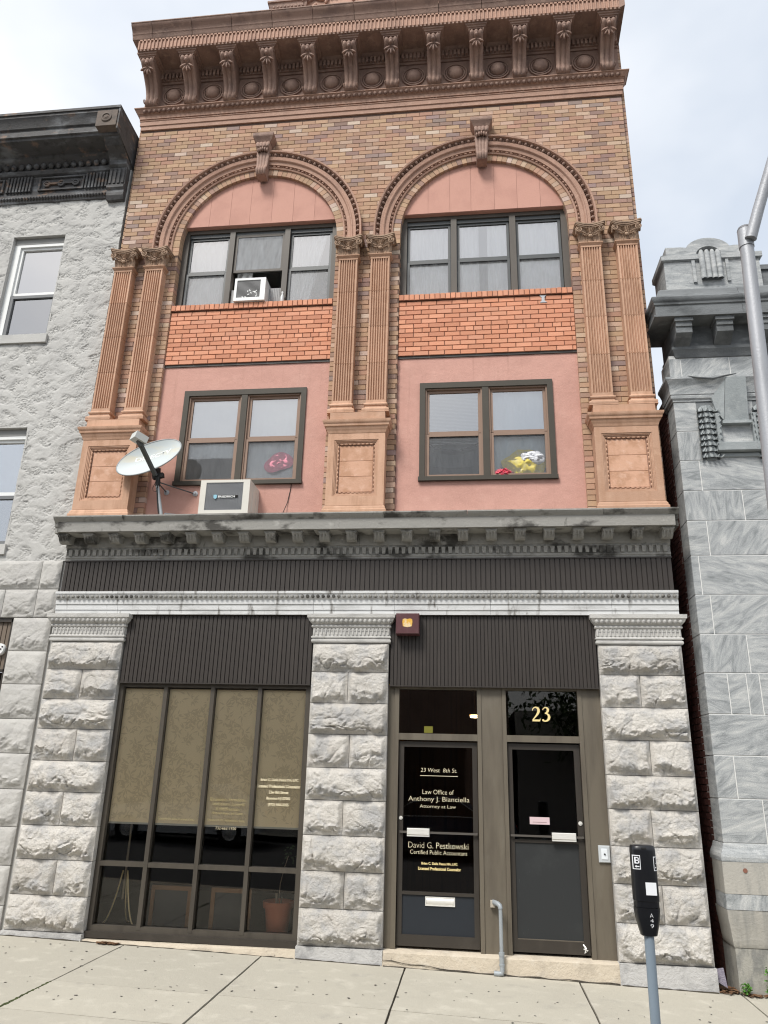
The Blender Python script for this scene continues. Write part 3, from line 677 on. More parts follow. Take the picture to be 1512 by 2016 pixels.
for i, x in enumerate(CX):
    link('console', conm, None, CO, loc=(x, 0, 0)); link('console_cap', capbm, None, CO, loc=(x, 0, 0))
    if i < 11: link('boss', bosm, None, CO, loc=(x + .327, .0, 12.245))
q = MB(); n = 122; fx0, fx1 = -5.185, 2.315; st = (fx1 - fx0) / n
q.box(fx0, fx1, -.492, -.3, 12.735, 12.925)
for i in range(n):
    x = fx0 + i * st; q.bevbox(x, x + st * .42, -.512, -.49, 12.712, 12.925, .004)
q.box(fx0, fx1, -.512, -.49, 12.895, 12.925)
q.build('fluted_band', TERRA, CO, kind='stuff')
cp_ = [(.06, 12.926), (-.50, 12.926), (-.515, 12.928), (-.522, 12.94), (-.528, 12.965), (-.54, 12.99), (-.545, 13.0), (-.548, 13.0), (-.556, 13.03), (-.575, 13.06), (-.605, 13.09), (-.625, 13.115), (-.632, 13.14), (-.64, 13.142), (-.64, 13.158), (.06, 13.20)]
cxs = [-5.29] + [-4.95 + .653 * i for i in range(11)] + [2.375]
for i in range(len(cxs) - 1):
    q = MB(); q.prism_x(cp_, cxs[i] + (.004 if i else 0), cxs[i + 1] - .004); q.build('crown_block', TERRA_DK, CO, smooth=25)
q = MB(); q.box(-5.28, 2.36, -.50, .0, 12.93, 13.14); q.build('crown_core', MORTAR_DK, CO)
q = MB(); q.prism_z([(2.30, -.49), (2.375, -.53), (2.40, .2), (2.30, .2)], 12.72, 13.1); q.build('return', TERRA_DK, CO)
# gable above
GB = node('gable', BL, (-1.43, 0, 13.1))
q = MB(); q.box(-3.20, -2.66, .02, .5, 13.0, 14.02); q.sweep([(-3.2, .5), (-3.2, .02), (-2.66, .02), (-2.66, .5)], [(-.05, 13.93), (.0, 13.93), (.01, 13.96), (.03, 13.98), (.05, 14.05), (.06, 14.11), (.08, 14.115), (.08, 14.15), (-.05, 14.15)]); q.build('gable_pier', TERRA_DK, GB)
q = MB()
for i in range(9): q.ell((-3.17 + i * .062, -.025, 14.01), (.022, .03, .03), 6, 4)
q.build('egg_moulding', TERRA_DK, GB, kind='stuff', smooth=60)
def rake(s):
    c = -1.43; m = MB(); dx = 1.25; x0, x1 = c + s * dx, c; z0, z1 = 14.02, 15.1
    for (d, e, y) in ((0, .06, -.02), (.06, .10, -.06), (.10, .13, -.045), (.13, .20, -.09)):
        m.prism([(x0, z0 + d), (x1, z1 + d), (x1, z1 + e), (x0, z0 + e)], y, .5)
    return m
for s in (-1, 1): rake(s).build('raking_cornice', TERRA_DK, GB)
q = MB(); q.prism([(-2.68, 13.0), (-.18, 13.0), (-.18, 14.03), (-1.43, 15.1), (-2.68, 14.03)], .02, .5); q.box(-.2, .34, .02, .5, 13.0, 14.1); q.build('tympanum', TERRA, GB)
q = MB(); rr = random.Random(5)
for i in range(46):
    x = rr.uniform(-2.5, -.4); zz = rr.uniform(13.75, 14.03 + max(0, 1 - abs(x + 1.43) / 1.2) * .8); a = rr.uniform(0, 6.28)
    q.ell((x, .0, zz), (.10, .03, .03), 7, 4, Matrix.Rotation(a, 3, 'Y'))
q.build('carved_ornament', TERRA, GB, smooth=60, kind='stuff')
# ---- ground-floor stone
def rock_block(x0, x1, z0, z1, y0, seed, relief=.062, res=.011):
    g_ = .003; x0 += g_; x1 -= g_; z0 += g_; z1 -= g_
    nx = max(8, int((x1 - x0) / res)); nz = max(8, int((z1 - z0) / res))
    X, Z = np.meshgrid(np.linspace(x0, x1, nx + 1), np.linspace(z0, z1, nz + 1), indexing='ij')
    ed = np.minimum(np.minimum(X - x0, x1 - X), np.minimum(Z - z0, z1 - Z))
    s = seed * 13.7
    wob = .018 * pn(X * 6 + s, Z * 6, 2); e = sstep(.0, .055, ed + wob * (ed > .004)); e2 = sstep(0, .014, ed)
    v = (Z - z0) / (z1 - z0); u = (X - x0) / (x1 - x0)
    wx = X + .06 * pn(X * 3 + s, Z * 3, 5); wz = Z + .05 * pn(X * 3.3 + s, Z * 3.3, 9)
    lip = .30 + .22 * pn(X * 3.2 + s, Z * 0 + s, 21) + .06 * pn(X * 11 + s, Z * 4, 23)      # height of the broken ridge line
    upper = 1 - np.clip((v - lip) / (1.02 - lip), 0, 1) ** 1.5 * .9
    lower = sstep(-.02, 1, v / np.maximum(lip, .05)) ** 1.1
    prof_ = np.where(v > lip, upper, lower)
    n1 = fbm(wx * 5 + s, wz * 7, 31, 4, .55)
    rg = 0; am = 1.0; fq = 5.0
    for i in range(4):
        rg = rg + am * (1 - np.abs(pn(wx * fq + s, wz * fq * 1.5 + s, 41 + i)) * 1.6) ** 2; am *= .52; fq *= 2.1
    rg = rg / 2 - .45
    low = 1 - sstep(-.02, .16, v - lip)
    h = e * relief * (.20 + .78 * prof_ + (.20 + .22 * low) * n1 + (.16 + .55 * low) * rg) + e2 * .006
    cut = np.abs(pn(wx * 4.2 + s * 2, wz * 4.2, 51)); h -= e * relief * (.14 + .16 * low) * (1 - sstep(0, .08, cut))
    h += e * relief * (.06 + .07 * low) * fbm(X * 30 + s, Z * 36, 61, 3, .6)
    h = np.maximum(h, 0)
    P = [[(float(X[i, j]), float(y0 - h[i, j]), float(Z[i, j])) for j in range(nz + 1)] for i in range(nx + 1)]
    mb = MB(); mb.grid(P)
    ring = [P[i][0] for i in range(nx + 1)] + [P[nx][j] for j in range(1, nz + 1)] + [P[i][nz] for i in range(nx - 1, -1, -1)] + [P[0][j] for j in range(nz - 1, 0, -1)]
    k = len(ring); mb.add(ring + [(p[0], y0 + .25, p[2]) for p in ring], [(i, (i + 1) % k, k + (i + 1) % k, k + i) for i in range(k)])
    return mb
PIER = [(-5.25, -4.31), (-1.905, -.985), (1.43, 2.363)]
PZ = [.152, .51, .875, 1.235, 1.60, 1.945, 2.31, 2.66, 3.018, 3.36]
def split_at(k, r): return (.52, .50, .49)[k] + (.03 if r % 4 == 1 else -.02)
def egg_run(mb, x0, x1, n, y, z, r):
    for i in range(n): mb.ell((x0 + (i + .5) * (x1 - x0) / n, y, z), r, 7, 4)
for k, (x0, x1) in enumerate(PIER):
    P_ = node('stone_pier', BL, ((x0 + x1) / 2, 0, 0))
    for r in range(9):
        za, zb = PZ[r], PZ[r + 1]
        if r % 2: 
            xm = x0 + (x1 - x0) * split_at(k, r)
            rock_block(x0, xm, za, zb, .0, k * 40 + r * 3 + 1, .056).build('stone_block', STONE, P_, smooth=50); rock_block(xm, x1, za, zb, .0, k * 40 + r * 3 + 2, .058).build('stone_block', STONE, P_, smooth=50)
        else: rock_block(x0, x1, za, zb, .0, k * 40 + r * 3, .072).build('stone_block', STONE, P_, smooth=50)
    q = MB(); q.box(x0 + .008, x1 - .008, .012, .24, .0, 3.40); q.build('pier_core', mat('stone_joint', (.22, .21, .20), .95), P_)
    q = MB(); gz0, gz1 = GZ(x0) - .05, GZ(x1) - .05
    q.hexa([(x0 - .004, -.045, gz0), (x1 + .004, -.045, gz1), (x1 + .004, .25, gz1), (x0 - .004, .25, gz0), (x0 - .004, -.040, .148), (x1 + .004, -.040, .148), (x1 + .004, .25, .148), (x0 - .004, .25, .148)])
    q.build('plinth', mat('grey_base_stone', (.47, .465, .455), .9, mix=[((.28, .28, .28), 5, .45, .7, None, .7), ((.55, .54, .52), 14, .6, .72, None, .7)], bump=[(30, .012, None)]), P_)
    # pilaster capital
    C_ = 'pier_capital'; path = [(x0, .2), (x0, -.01), (x1, -.01), (x1, .2)]
    q = MB(); q.sweep(path, [(-.05, 3.362), (.012, 3.362), (.02, 3.375), (.02, 3.395), (.008, 3.405), (.008, 3.415), (.022, 3.42), (.022, 3.435), (.006, 3.445), (.006, 3.54), (.02, 3.545), (.026, 3.555), (.02, 3.57), (.012, 3.575), (.025, 3.59), (.05, 3.62), (.062, 3.65), (.072, 3.655), (.075, 3.70), (-.05, 3.70)])
    q.box(x0 + .02, x1 - .02, .0, .2, 3.37, 3.69)
    q.build(C_, STONE_T, P_, smooth=30)
    q = MB(); n = 19
    for i in range(n + 1):
        x = x0 + .01 + i * (x1 - x0 - .02) / n; q.bevbox(x - .010, x + .010, -.028, .01, 3.452, 3.532, .006)
        if i < n: xm = x + (x1 - x0 - .02) / n / 2; q.lathe((xm, -.012, 3.525), [(.022, .01), (.022, -.012), (.012, -.013), (.012, .01)], 10)
    for s, x in ((-1, x0), (1, x1)): 
        for i in range(4): q.bevbox(x + s * .008 - .01, x + s * .008 + .01, .03 + i * .045, .05 + i * .045, 3.452, 3.532, .003)
    q.build('tongue_row', STONE_T, P_, kind='stuff', smooth=40)
    q = MB(); egg_run(q, x0 - .03, x1 + .03, 17, -.052, 3.622, (.026, .026, .034)); q.build('leaf_row', STONE_T, P_, kind='stuff', smooth=60)

# architrave band
SF = node('stone_frieze', BL, (-1.43, 0, 3.7))
fxs = [-5.262, -4.43, -1.92, -.93, .22, 1.62, 2.372]
for i in range(len(fxs) - 1):
    q = MB(); q.prism_x([(.2, 3.702), (-.012, 3.702), (-.012, 3.755), (-.022, 3.758), (-.022, 3.826), (-.034, 3.829), (-.034, 3.885), (-.04, 3.89), (-.05, 3.90), (-.062, 3.925), (-.07, 3.95), (-.078, 3.953), (-.078, 3.982), (.2, 3.985)], fxs[i] + .0015, fxs[i + 1] - .0015); q.build('frieze_block', STONE_F, SF, smooth=25)
q = MB(); egg_run(q, -5.25, 2.36, 118, -.058, 3.920, (.024, .018, .026)); q.build('egg_moulding', STONE_D, SF, kind='stuff', smooth=60)
# ribbed metal panels
def ribbed(x0, x1, z0, z1, y, pitch, name='ribbed_panel'):
    n = int((x1 - x0) / pitch); p = (x1 - x0) / n; pl = []
    rr = random.Random(int(x0 * 100))
    for i in range(n):
        a = x0 + i * p; j = rr.uniform(-.0015, .0015)
        pl += [(a, y + .014), (a + .07 * p, y + .014), (a + .10 * p, y + j), (a + .90 * p, y + j), (a + .93 * p, y + .014)]
    pl.append((x1, y + .014)); k = len(pl)
    mb = MB(); mb.add([(a, b, z0) for a, b in pl] + [(a, b, z1) for a, b in pl], [(i, i + 1, k + i + 1, k + i) for i in range(k - 1)])
    return mb
q = ribbed(-5.235, 2.345, 3.99, 4.395, -.02, .0585); q.box(-5.235, 2.345, .0, .2, 3.99, 4.395); q.box(-5.24, 2.35, -.03, .0, 4.385, 4.40); q.build('ribbed_panel', RIB, BL)
q = ribbed(-4.29, -1.92, 2.872, 3.695, .025, .0525); q.box(-4.29, -1.92, .045, .2, 2.872, 3.70); q.box(-4.30, -1.915, .012, .05, 2.862, 2.874); q.build('ribbed_panel', RIB, BL)
q = ribbed(-.97, 1.42, 2.872, 3.695, .025, .042); q.box(-.97, 1.42, .045, .2, 2.872, 3.70); q.box(-.975, 1.425, .012, .05, 2.862, 2.874); q.build('ribbed_panel', RIB, BL)
q = MB(); q.box(-4.29, -1.92, .0, .05, 3.695, 3.705); q.box(-.97, 1.42, .0, .05, 3.695, 3.705); q.build('panel_trim', BRONZE_DK, BL)
# stone cornice over the shop front
SCN = node('stone_cornice', BL, (-1.43, 0, 4.4))
cx = [-5.305, -4.38, -1.92, -1.05, -.04, 1.55, 2.405]
crown = [(.15, 4.70), (-.245, 4.70), (-.262, 4.703), (-.262, 4.775), (-.275, 4.78), (-.28, 4.79), (-.284, 4.80), (-.29, 4.825), (-.31, 4.85), (-.335, 4.868), (-.345, 4.885), (-.35, 4.888), (-.35, 4.905), (.15, 4.915)]
for i in range(6):
    q = MB(); q.prism_x(crown, cx[i] + .0015, cx[i + 1] - .0015); q.build('crown_block', STONE_D, SCN, smooth=25)
q = MB(); q.sweep([(-5.235, .1), (2.345, .1)], [(.0, 4.398), (.118, 4.398), (.122, 4.425), (.130, 4.43), (.130, 4.455), (.12, 4.46), (.12, 4.535), (.135, 4.54), (.14, 4.56), (.15, 4.565), (.155, 4.58), (.155, 4.70), (.0, 4.70)]); q.build('bed_moulding', STONE_D, SCN, smooth=25)
q = MB(); n = 92
for i in range(n):
    x = -5.21 + i * 7.53 / n + .02
    q.hexa([(x + .006, -.045, 4.458), (x + .044, -.045, 4.458), (x + .044, .0, 4.458), (x + .006, .0, 4.458), (x, -.058, 4.535), (x + .05, -.058, 4.535), (x + .05, .0, 4.535), (x, .0, 4.535)])
q.build('dentil_row', STONE_D, SCN, kind='stuff')
bp_ = [(-.03, 4.70), (-.252, 4.70), (-.255, 4.672), (-.24, 4.655), (-.225, 4.652), (-.215, 4.63), (-.19, 4.60), (-.15, 4.585), (-.11, 4.588), (-.08, 4.605), (-.03, 4.61)]
q = MB(); q.prism_x(bp_, -.062, .062); q.box(-.072, .072, -.256, -.03, 4.68, 4.699)
for d in (-.04, 0, .04): q.tube([(d, -.25, 4.685), (d, -.238, 4.655), (d, -.212, 4.626), (d, -.18, 4.598)], .012, 5)
brm = q.mesh('bracket', 40); brm.materials.append(STONE_D)
for i in range(23): link('bracket', brm, None, SCN, loc=(-5.195 + i * .340, .0, 0))
q = MB(); q.box(-5.235, 2.345, .05, .3, 4.40, 4.70); q.box(-5.25, 2.36, -.30, .11, 4.705, 4.87); q.build('cornice_core', STONE_D, SCN)

# ---- display window
DW = node('display_window', BL, (-3.1, .1, .2))
yF = .075; X0, X1 = -4.31, -1.905; WFR = mat('shop_window_frame', (.075, .065, .052), .45, mix=[((.05, .043, .035), 2.5, .42, .7, (3, 1, .4), .7)], spec=.45, metal=.1)
mull = [-3.713, -3.121, -2.537]
q = MB(); q.box(X0, -4.255, yF, .2, .12, 2.87); q.box(-1.975, X1, yF, .2, .12, 2.87); q.box(-4.255, -1.975, yF, .2, 2.825, 2.87); q.box(-4.255, -1.975, yF, .2, .16, .228); q.build('frame', WFR, DW)
for x in mull:
    q = MB(); q.box(x - .024, x + .024, yF - .004, .19, .20, 2.83); q.build('mullion', WFR, DW)
xs = [-4.255] + mull + [-1.975]
for i in range(4):
    a = xs[i] + (.024 if i else 0); b = xs[i + 1] - (.024 if i < 3 else 0)
    q = MB(); q.box(a, b, yF + .002, .19, .828, .878); q.build('transom', WFR, DW)
    q = MB(); q.box(a, b, .135, .141, .878, 2.825); q.build('pane', GLASS_ST, DW)
    q = MB(); q.box(a, b, .135, .141, .228, .828); q.build('pane', GLASS_ST, DW)
q = MB(); q.prism_x([(.2, .175), (.03, .172), (.028, .11), (.2, .10)], X0 - .01, X1 + .003); q.build('sill', BRONZE_DK, DW)
q = MB(); gz0, gz1 = GZ(X0) - .04, GZ(X1) - .04
q.hexa([(X0, -.045, gz0), (X1, -.045, gz1), (X1, .25, gz1), (X0, .25, gz0), (X0, -.015, .098), (X1, -.015, .108), (X1, .25, .108), (X0, .25, .098)]); q.build('stone_sill', SILLSTONE, DW)
LT = DW
text('Brian C. Della Pesca MA, LPC', -2.464, -2.018, 1.775, 1.812, .131, GOLD_PALE, LT, bold=.03)
text('Licensed Professional Counselor', -2.503, -1.99, 1.708, 1.745, .131, GOLD_PALE, LT, bold=.03)
text('23w 8th Street', -2.357, -2.125, 1.645, 1.678, .131, GOLD_PALE, LT, bold=.03)
text('Bayonne NJ 07002', -2.38, -2.10, 1.572, 1.612, .131, GOLD_PALE, LT, bold=.03)
text('(973) 960-2055', -2.358, -2.115, 1.505, 1.545, .131, GOLD_PALE, LT, bold=.03)
text('Escandon, Fernicola,', -3.044, -2.619, 1.545, 1.585, .131, GOLD_DULL, LT)
text('Anderson, Covelli', -3.016, -2.635, 1.497, 1.535, .131, GOLD_DULL, LT)
text('& McPherson', -2.97, -2.69, 1.447, 1.484, .131, GOLD_DULL, LT)
text('Attorneys at Law', -3.011, -2.646, 1.398, 1.435, .131, GOLD_DULL, LT)
text('Robert M. Anderson, Esq.', -3.054, -2.611, 1.325, 1.357, .131, GOLD_DULL, LT)
text('732-663-1920', -2.953, -2.711, 1.246, 1.274, .131, GOLD_PALE, LT)
text('Frank P. Kosnrowski, Esq.', -3.645, -3.206, 1.320, 1.352, .131, GOLD_DULL, LT)

# ---- entrance
EN = node('entrance_frame', BL, (.23, .1, .15))
yD = .085
for (a, b, y) in ((-.985, -.912, yD), (-.912, -.859, yD - .012), (.041, .088, yD - .012), (.088, .326, yD), (.326, .372, yD - .012), (1.177, 1.225, yD - .012), (1.225, 1.43, yD)):
    q = MB(); q.box(a + .0008, b - .0008, y, .22, .145, 2.868); q.build('post', BRONZE, EN)
for (a, b) in ((-.859, .041), (.372, 1.177)):
    q = MB(); q.box(a, b, yD - .010, .2, 2.84, 2.868); q.build('rail', BRONZE, EN); q = MB(); q.box(a, b, yD - .010, .2, 2.27, 2.343); q.build('rail', BRONZE, EN)
    q = MB(); q.box(a, b, .128, .134, 2.343, 2.84); q.build('transom_pane', GLASS_DR, EN)
def disc(mb, x, z, y, r, n=14): mb.prism([(x + r * math.cos(2 * math.pi * i / n), z + r * math.sin(2 * math.pi * i / n)) for i in range(n)], y - .006, y + .01)
STEEL = mat('brushed_steel', (.78, .77, .73), .4, metal=.35, mix=[((.5, .49, .46), 12, .5, .8, (1, 1, 6), .5)])
NAVY = mat('blue_grey_kick_panel', (.017, .021, .027), .55, mix=[((.026, .031, .037), 3, .5, .75, None, .5)], spec=.35)
CHARC = mat('scuffed_grey_kick_panel', (.026, .028, .029), .6, mix=[((.042, .045, .045), 2.2, .5, .75, None, .6), ((.13, .14, .14), 30, .68, .76, (3, 1, .4), .5)], spec=.3)
# left door
yd = .115
D1 = node('door', BL, (-.41, .1, .17), 'door with gold lettering and a mail slot')
q = MB(); q.box(-.852, -.797, yd, .16, .175, 2.255); q.box(-.02, .036, yd, .16, .175, 2.255); q.box(-.797, -.02, yd, .16, 2.195, 2.255); q.box(-.797, -.02, yd, .16, .175, .285); q.box(-.797, -.02, yd, .16, .668, .70); q.build('door_frame', BRONZE_DK, D1)
q = MB(); q.box(-.797, -.02, .136, .142, .70, 2.195); q.build('pane', GLASS_DR, D1)
q = MB(); q.box(-.797, -.02, .130, .15, .285, .668); q.build('kick_panel', NAVY, D1)
q = MB(); q.box(-.83, .025, .078, .09, 1.283, 1.305); 
for x in (-.825, .02): q.box(x - .008, x + .008, .085, .12, 1.283, 1.305)
q.build('push_bar', mat('bar_metal', (.16, .145, .13), .4, metal=.6), D1)
q = MB(); q.bevbox(-.748, -.50, .058, .09, 1.268, 1.335, .005); q.box(-.748, -.50, .064, .09, 1.252, 1.266); q.build('push_plate', STEEL, D1)
q = MB(); disc(q, -.822, 1.435, yd - .002, .020); disc(q, -.822, 1.435, yd - .008, .010); q.build('lock', STEEL, D1)
q = MB(); q.box(-.545, -.225, .118, .131, .565, .575); q.box(-.545, -.225, .118, .131, .645, .655); q.box(-.545, -.535, .118, .131, .575, .645); q.box(-.235, -.225, .118, .131, .575, .645)
q.grid([[(x, .122 - .010 * math.sin(math.pi * t), .576 + .068 * t) for t in np.linspace(0, 1, 7)] for x in (-.533, -.237)]); q.build('mail_slot', STEEL, D1)
yt = .1335
text('23 West  8th St.', -.606, -.195, 1.925, 1.968, yt, GOLD_PALE, D1, shear=.12); q = MB(); q.box(-.612, -.186, yt - .001, yt, 1.883, 1.888); q.build('underline', GOLD_PALE, D1)
text('Law Office of', -.583, -.232, 1.690, 1.738, yt, GOLD_PALE, D1)
text('Anthony J. Bianciella', -.742, -.058, 1.600, 1.665, yt, GOLD_PALE, D1)
text('Attorney at Law', -.613, -.210, 1.535, 1.580, yt, GOLD_PALE, D1)
text('David G. Pestkowski', -.736, -.076, 1.132, 1.192, yt, GOLD_PALE, D1)
text('Certified Public Accountant', -.716, -.090, 1.070, 1.112, yt, GOLD_PALE, D1)
text('Brian C. Della Pesca MA, LPC', -.59, -.197, .962, .992, yt, GOLD, D1, bold=.03)
text('Licensed Professional Counselor', -.626, -.158, .912, .944, yt, GOLD, D1, bold=.03)
# right door
D2 = node('door', BL, (.77, .1, .17), 'plain door with a scuffed grey lower panel')
q = MB(); q.box(.378, .428, yd, .16, .175, 2.255); q.box(1.108, 1.172, yd, .16, .175, 2.255); q.box(.428, 1.108, yd, .16, 2.19, 2.255); q.box(.428, 1.108, yd, .16, .175, .292); q.box(.428, 1.108, yd, .16, 1.228, 1.255); q.build('door_frame', BRONZE_DK, D2)
q = MB(); q.box(.428, 1.108, .136, .142, 1.255, 2.19); q.build('pane', GLASS_DR, D2)
q = MB(); q.box(.428, 1.108, .128, .15, .292, 1.228); q.build('kick_panel', CHARC, D2)
q = MB(); q.box(.428, 1.108, .120, .13, .285, .30); q.build('kick_trim', BRONZE, D2)
q = MB(); q.box(.385, 1.165, .078, .09, 1.287, 1.307)
for x in (.392, 1.155): q.box(x - .008, x + .008, .085, .12, 1.287, 1.307)
q.build('push_bar', MATS['bar_metal'], D2)
q = MB(); q.bevbox(.825, 1.08, .058, .09, 1.272, 1.338, .005); q.box(.825, 1.08, .064, .09, 1.254, 1.270); q.build('push_plate', STEEL, D2)
q = MB(); disc(q, 1.138, 1.437, yd - .002, .022); disc(q, 1.138, 1.437, yd - .008, .010); q.build('lock', STEEL, D2)
q = MB(); q.tube([(1.10, .12, .27), (1.125, .10, .24), (1.11, .10, .20), (1.14, .105, .22), (1.10, .10, .235)], .009, 5); q.build('door_stop', STEEL, D2)
q = MB(); q.box(.598, .812, .1335, .1345, 1.412, 1.487); q.build('paper_note', mat('pink_note', (.62, .48, .50), .8), D2); q = MB(); q.box(.63, .78, .1325, .1333, 1.433, 1.437); q.build('note_print', mat('print_ink', (.2, .12, .12), .8), D2)
# house number 23, serif, on the right transom
def num_poly(pts, x, z, s): return [(x + a * s, z + b * s) for a, b in pts]
def ribbon(mb, pts, widths, y):
    P = []
    for i in range(len(pts)):
        a = Vector(pts[max(0, i - 1)]); b = Vector(pts[min(len(pts) - 1, i + 1)]); d = (b - a).normalized(); n_ = Vector((-d.y, d.x)) * widths[i] / 2
        p = Vector(pts[i]); P.append([(p.x + n_.x, y, p.y + n_.y), (p.x - n_.x, y, p.y - n_.y)])
    mb.grid(P)
q = MB(); x_, z_, s_ = .662, 2.502, .162
two = [(.06, .74), (.10, .86), (.19, .945), (.31, .965), (.43, .92), (.495, .80), (.485, .66), (.42, .52), (.30, .36), (.16, .20), (.06, .085)]
ribbon(q, num_poly(two, x_, z_, s_), [w_ * s_ for w_ in (.05, .06, .08, .10, .15, .18, .18, .15, .11, .08, .07)], .1265)
q.prism(num_poly([(.03, 0), (.57, 0), (.62, .20), (.585, .20), (.55, .13), (.07, .13)], x_, z_, s_), .1262, .127)
x2 = x_ + .70 * s_
three = [(.08, .80), (.14, .90), (.26, .965), (.38, .935), (.45, .83), (.43, .70), (.34, .60), (.22, .545)]
ribbon(q, num_poly(three, x2, z_, s_), [w_ * s_ for w_ in (.05, .06, .08, .12, .165, .16, .11, .06)], .1265)
thr2 = [(.24, .555), (.38, .53), (.48, .44), (.515, .31), (.47, .16), (.36, .06), (.22, .025), (.10, .05)]
ribbon(q, num_poly(thr2, x2, z_, s_), [w_ * s_ for w_ in (.06, .10, .15, .18, .17, .12, .09, .08)], .1260)
q.ell((x2 + .09 * s_, .1262, z_ + .085 * s_), (.075 * s_, .0008, .075 * s_), 12, 4)
q.build('house_number', GOLD, EN)
q = MB(); q.box(-.57, -.47, .1262, .127, 2.352, 2.425); q.build('sticker', mat('yellow_sticker', (.16, .15, .02), .7), EN)
# step
q = MB(); a, b = -.98, 1.428
n = 24; P = []
for i in range(n + 1):
    x = a + (b - a) * i / n; g_ = GZ(x) - .03
    P.append([(x, .24, .148), (x, .0, .146 + .002 * float(pn(x * 6, 1, 4))), (x, -.028 + .004 * float(pn(x * 5, 3, 4)), .130), (x, -.045 + .004 * float(pn(x * 7, 9, 4)), g_)])
q.grid(P); q.build('doorstep', SILLSTONE, BL, smooth=40)
q = MB(); pts = [(-.98 + i * .1, -.0465 + .003 * math.sin(i * 2.1), GZ(-.98 + i * .1) + .055 - .045 * min(1, i / 8) + .006 * math.sin(i * 1.7)) for i in range(25)]; q.tube(pts, [.0022 + .0018 * abs(math.sin(i * 1.3)) for i in range(25)], 4); q.build('step_crack', JOINTDIRT, BL)

# ---- rooms behind the glass
def room(x0, x1, y0, y1, z0, z1, M, name='room'):
    q = MB(); q.add([(x0, y0, z0), (x1, y0, z0), (x1, y1, z0), (x0, y1, z0), (x0, y0, z1), (x1, y0, z1), (x1, y1, z1), (x0, y1, z1)], [(1, 2, 6, 5), (2, 3, 7, 6), (3, 0, 4, 7), (4, 5, 6, 7), (3, 2, 1, 0)])
    return q.build(name, M, BL)
room(-4.95, -1.45, .21, 3.2, .16, 3.65, BLACKROOM)  # near-black walls put the dimness of the room into their colour
WOODW = mat('wood_panelled_wall', (.16, .085, .04), .6, mix=[((.07, .04, .02), 3, .45, .7, (8, 8, .3), .8)])
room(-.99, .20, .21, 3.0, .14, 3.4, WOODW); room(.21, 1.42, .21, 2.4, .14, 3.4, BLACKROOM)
for c in BC:
    room(c - 1.18, c + 1.18, .305, 2.6, 8.28, 9.72, ROOM); room(c - 1.15, c + 1.15, .31, 2.6, 5.2, 7.1, ROOM)

# ---- upper windows
def sash_light(W, x0, x1, z0, zm, z1, yf, upM, raised=False, lowG=None, scr=None):
    """double-hung light between x0..x1: upper sash behind, lower sash in front with insect screen"""
    st = .036
    q = MB(); q.box(x0, x0 + st, yf + .014, yf + .05, zm, z1); q.box(x1 - st, x1, yf + .014, yf + .05, zm, z1); q.box(x0 + st, x1 - st, yf + .014, yf + .05, z1 - st, z1); q.box(x0 + st, x1 - st, yf + .012, yf + .05, zm - .012, zm + .028); q.build('sash', upM, W)
    q = MB(); q.add([(x0 + st, yf + .03, zm + .028), (x1 - st, yf + .03, zm + .028), (x1 - st, yf + .03, z1 - st), (x0 + st, yf + .03, z1 - st)], [(0, 1, 2, 3)]); q.build('pane', GLASS_UP, W)
    if raised: return
    q = MB(); q.box(x0, x0 + st, yf, yf + .04, z0, zm - .013); q.box(x1 - st, x1, yf, yf + .04, z0, zm - .013); q.box(x0 + st, x1 - st, yf, yf + .04, z0, z0 + st); q.box(x0 + st, x1 - st, yf - .004, yf + .01, zm - .05, zm - .013); q.build('sash', upM, W)
    q = MB(); q.add([(x0 + st, yf + .03, z0 + st), (x1 - st, yf + .03, z0 + st), (x1 - st, yf + .03, zm - .013), (x0 + st, yf + .03, zm - .013)], [(0, 1, 2, 3)]); q.build('pane', lowG, W)
    q = MB(); q.add([(x0 + st, yf + .01, z0 + st), (x1 - st, yf + .01, z0 + st), (x1 - st, yf + .01, zm - .05), (x0 + st, yf + .01, zm - .05)], [(0, 1, 2, 3)]); q.build('insect_screen', scr, W)
UPW = []
for bi, c in enumerate(BC):
    a, b = BAY[bi]; W = node('arched_bay_window', BL, (c, .2, 8.27)); ms = ((-3.568, -3.487, -2.713, -2.634), (-.23, -.146, .615, .704))[bi]
    q = MB(); q.box(a - .01, a + .09, .175, .3, 8.27, 9.69); q.box(b - .09, b + .01, .175, .3, 8.27, 9.69); q.box(a + .09, b - .09, .175, .3, 9.62, 9.69); q.box(a + .09, b - .09, .19, .3, 8.27, 8.31); q.build('frame', TRIM_UP, W)
    for k in (0, 2):
        q = MB(); q.box(ms[k], ms[k + 1], .165, .3, 8.275, 9.62); q.build('mullion', TRIM_UP, W)
    ls = [(a + .09, ms[0]), (ms[1], ms[2]), (ms[3], b - .09)]
    for k, (x0, x1) in enumerate(ls):
        rz = bi == 0 and k == 1
        sash_light(W, x0 + .006, x1 - .006, 8.312, 8.93, 9.56, .205, SASH_UP, rz, GLASS_MID, SCREEN_LT)
        if rz:      # lower sash pushed up in front of the upper one
            q = MB(); st = .036; X0_, X1_ = x0 + .006, x1 - .006
            q.box(X0_, X0_ + st, .199, .216, 8.90, 9.57); q.box(X1_ - st, X1_, .199, .216, 8.90, 9.57); q.box(X0_ + st, X1_ - st, .199, .216, 9.53, 9.57); q.box(X0_ + st, X1_ - st, .199, .216, 8.90, 8.94); q.build('sash', TRIM_UP, W)
            q = MB(); q.add([(X0_ + st, .207, 8.94), (X1_ - st, .207, 8.94), (X1_ - st, .207, 9.53), (X0_ + st, .207, 9.53)], [(0, 1, 2, 3)]); q.build('insect_screen', screen_mat('dusty_screen', (.33, .34, .35), .75), W)
    UPW.append(ls)
    q = MB(); q.box(a + .09, b - .09, .20, .3, 9.56, 9.625); q.build('head_rail', SASH_UP, W)
LOW = []
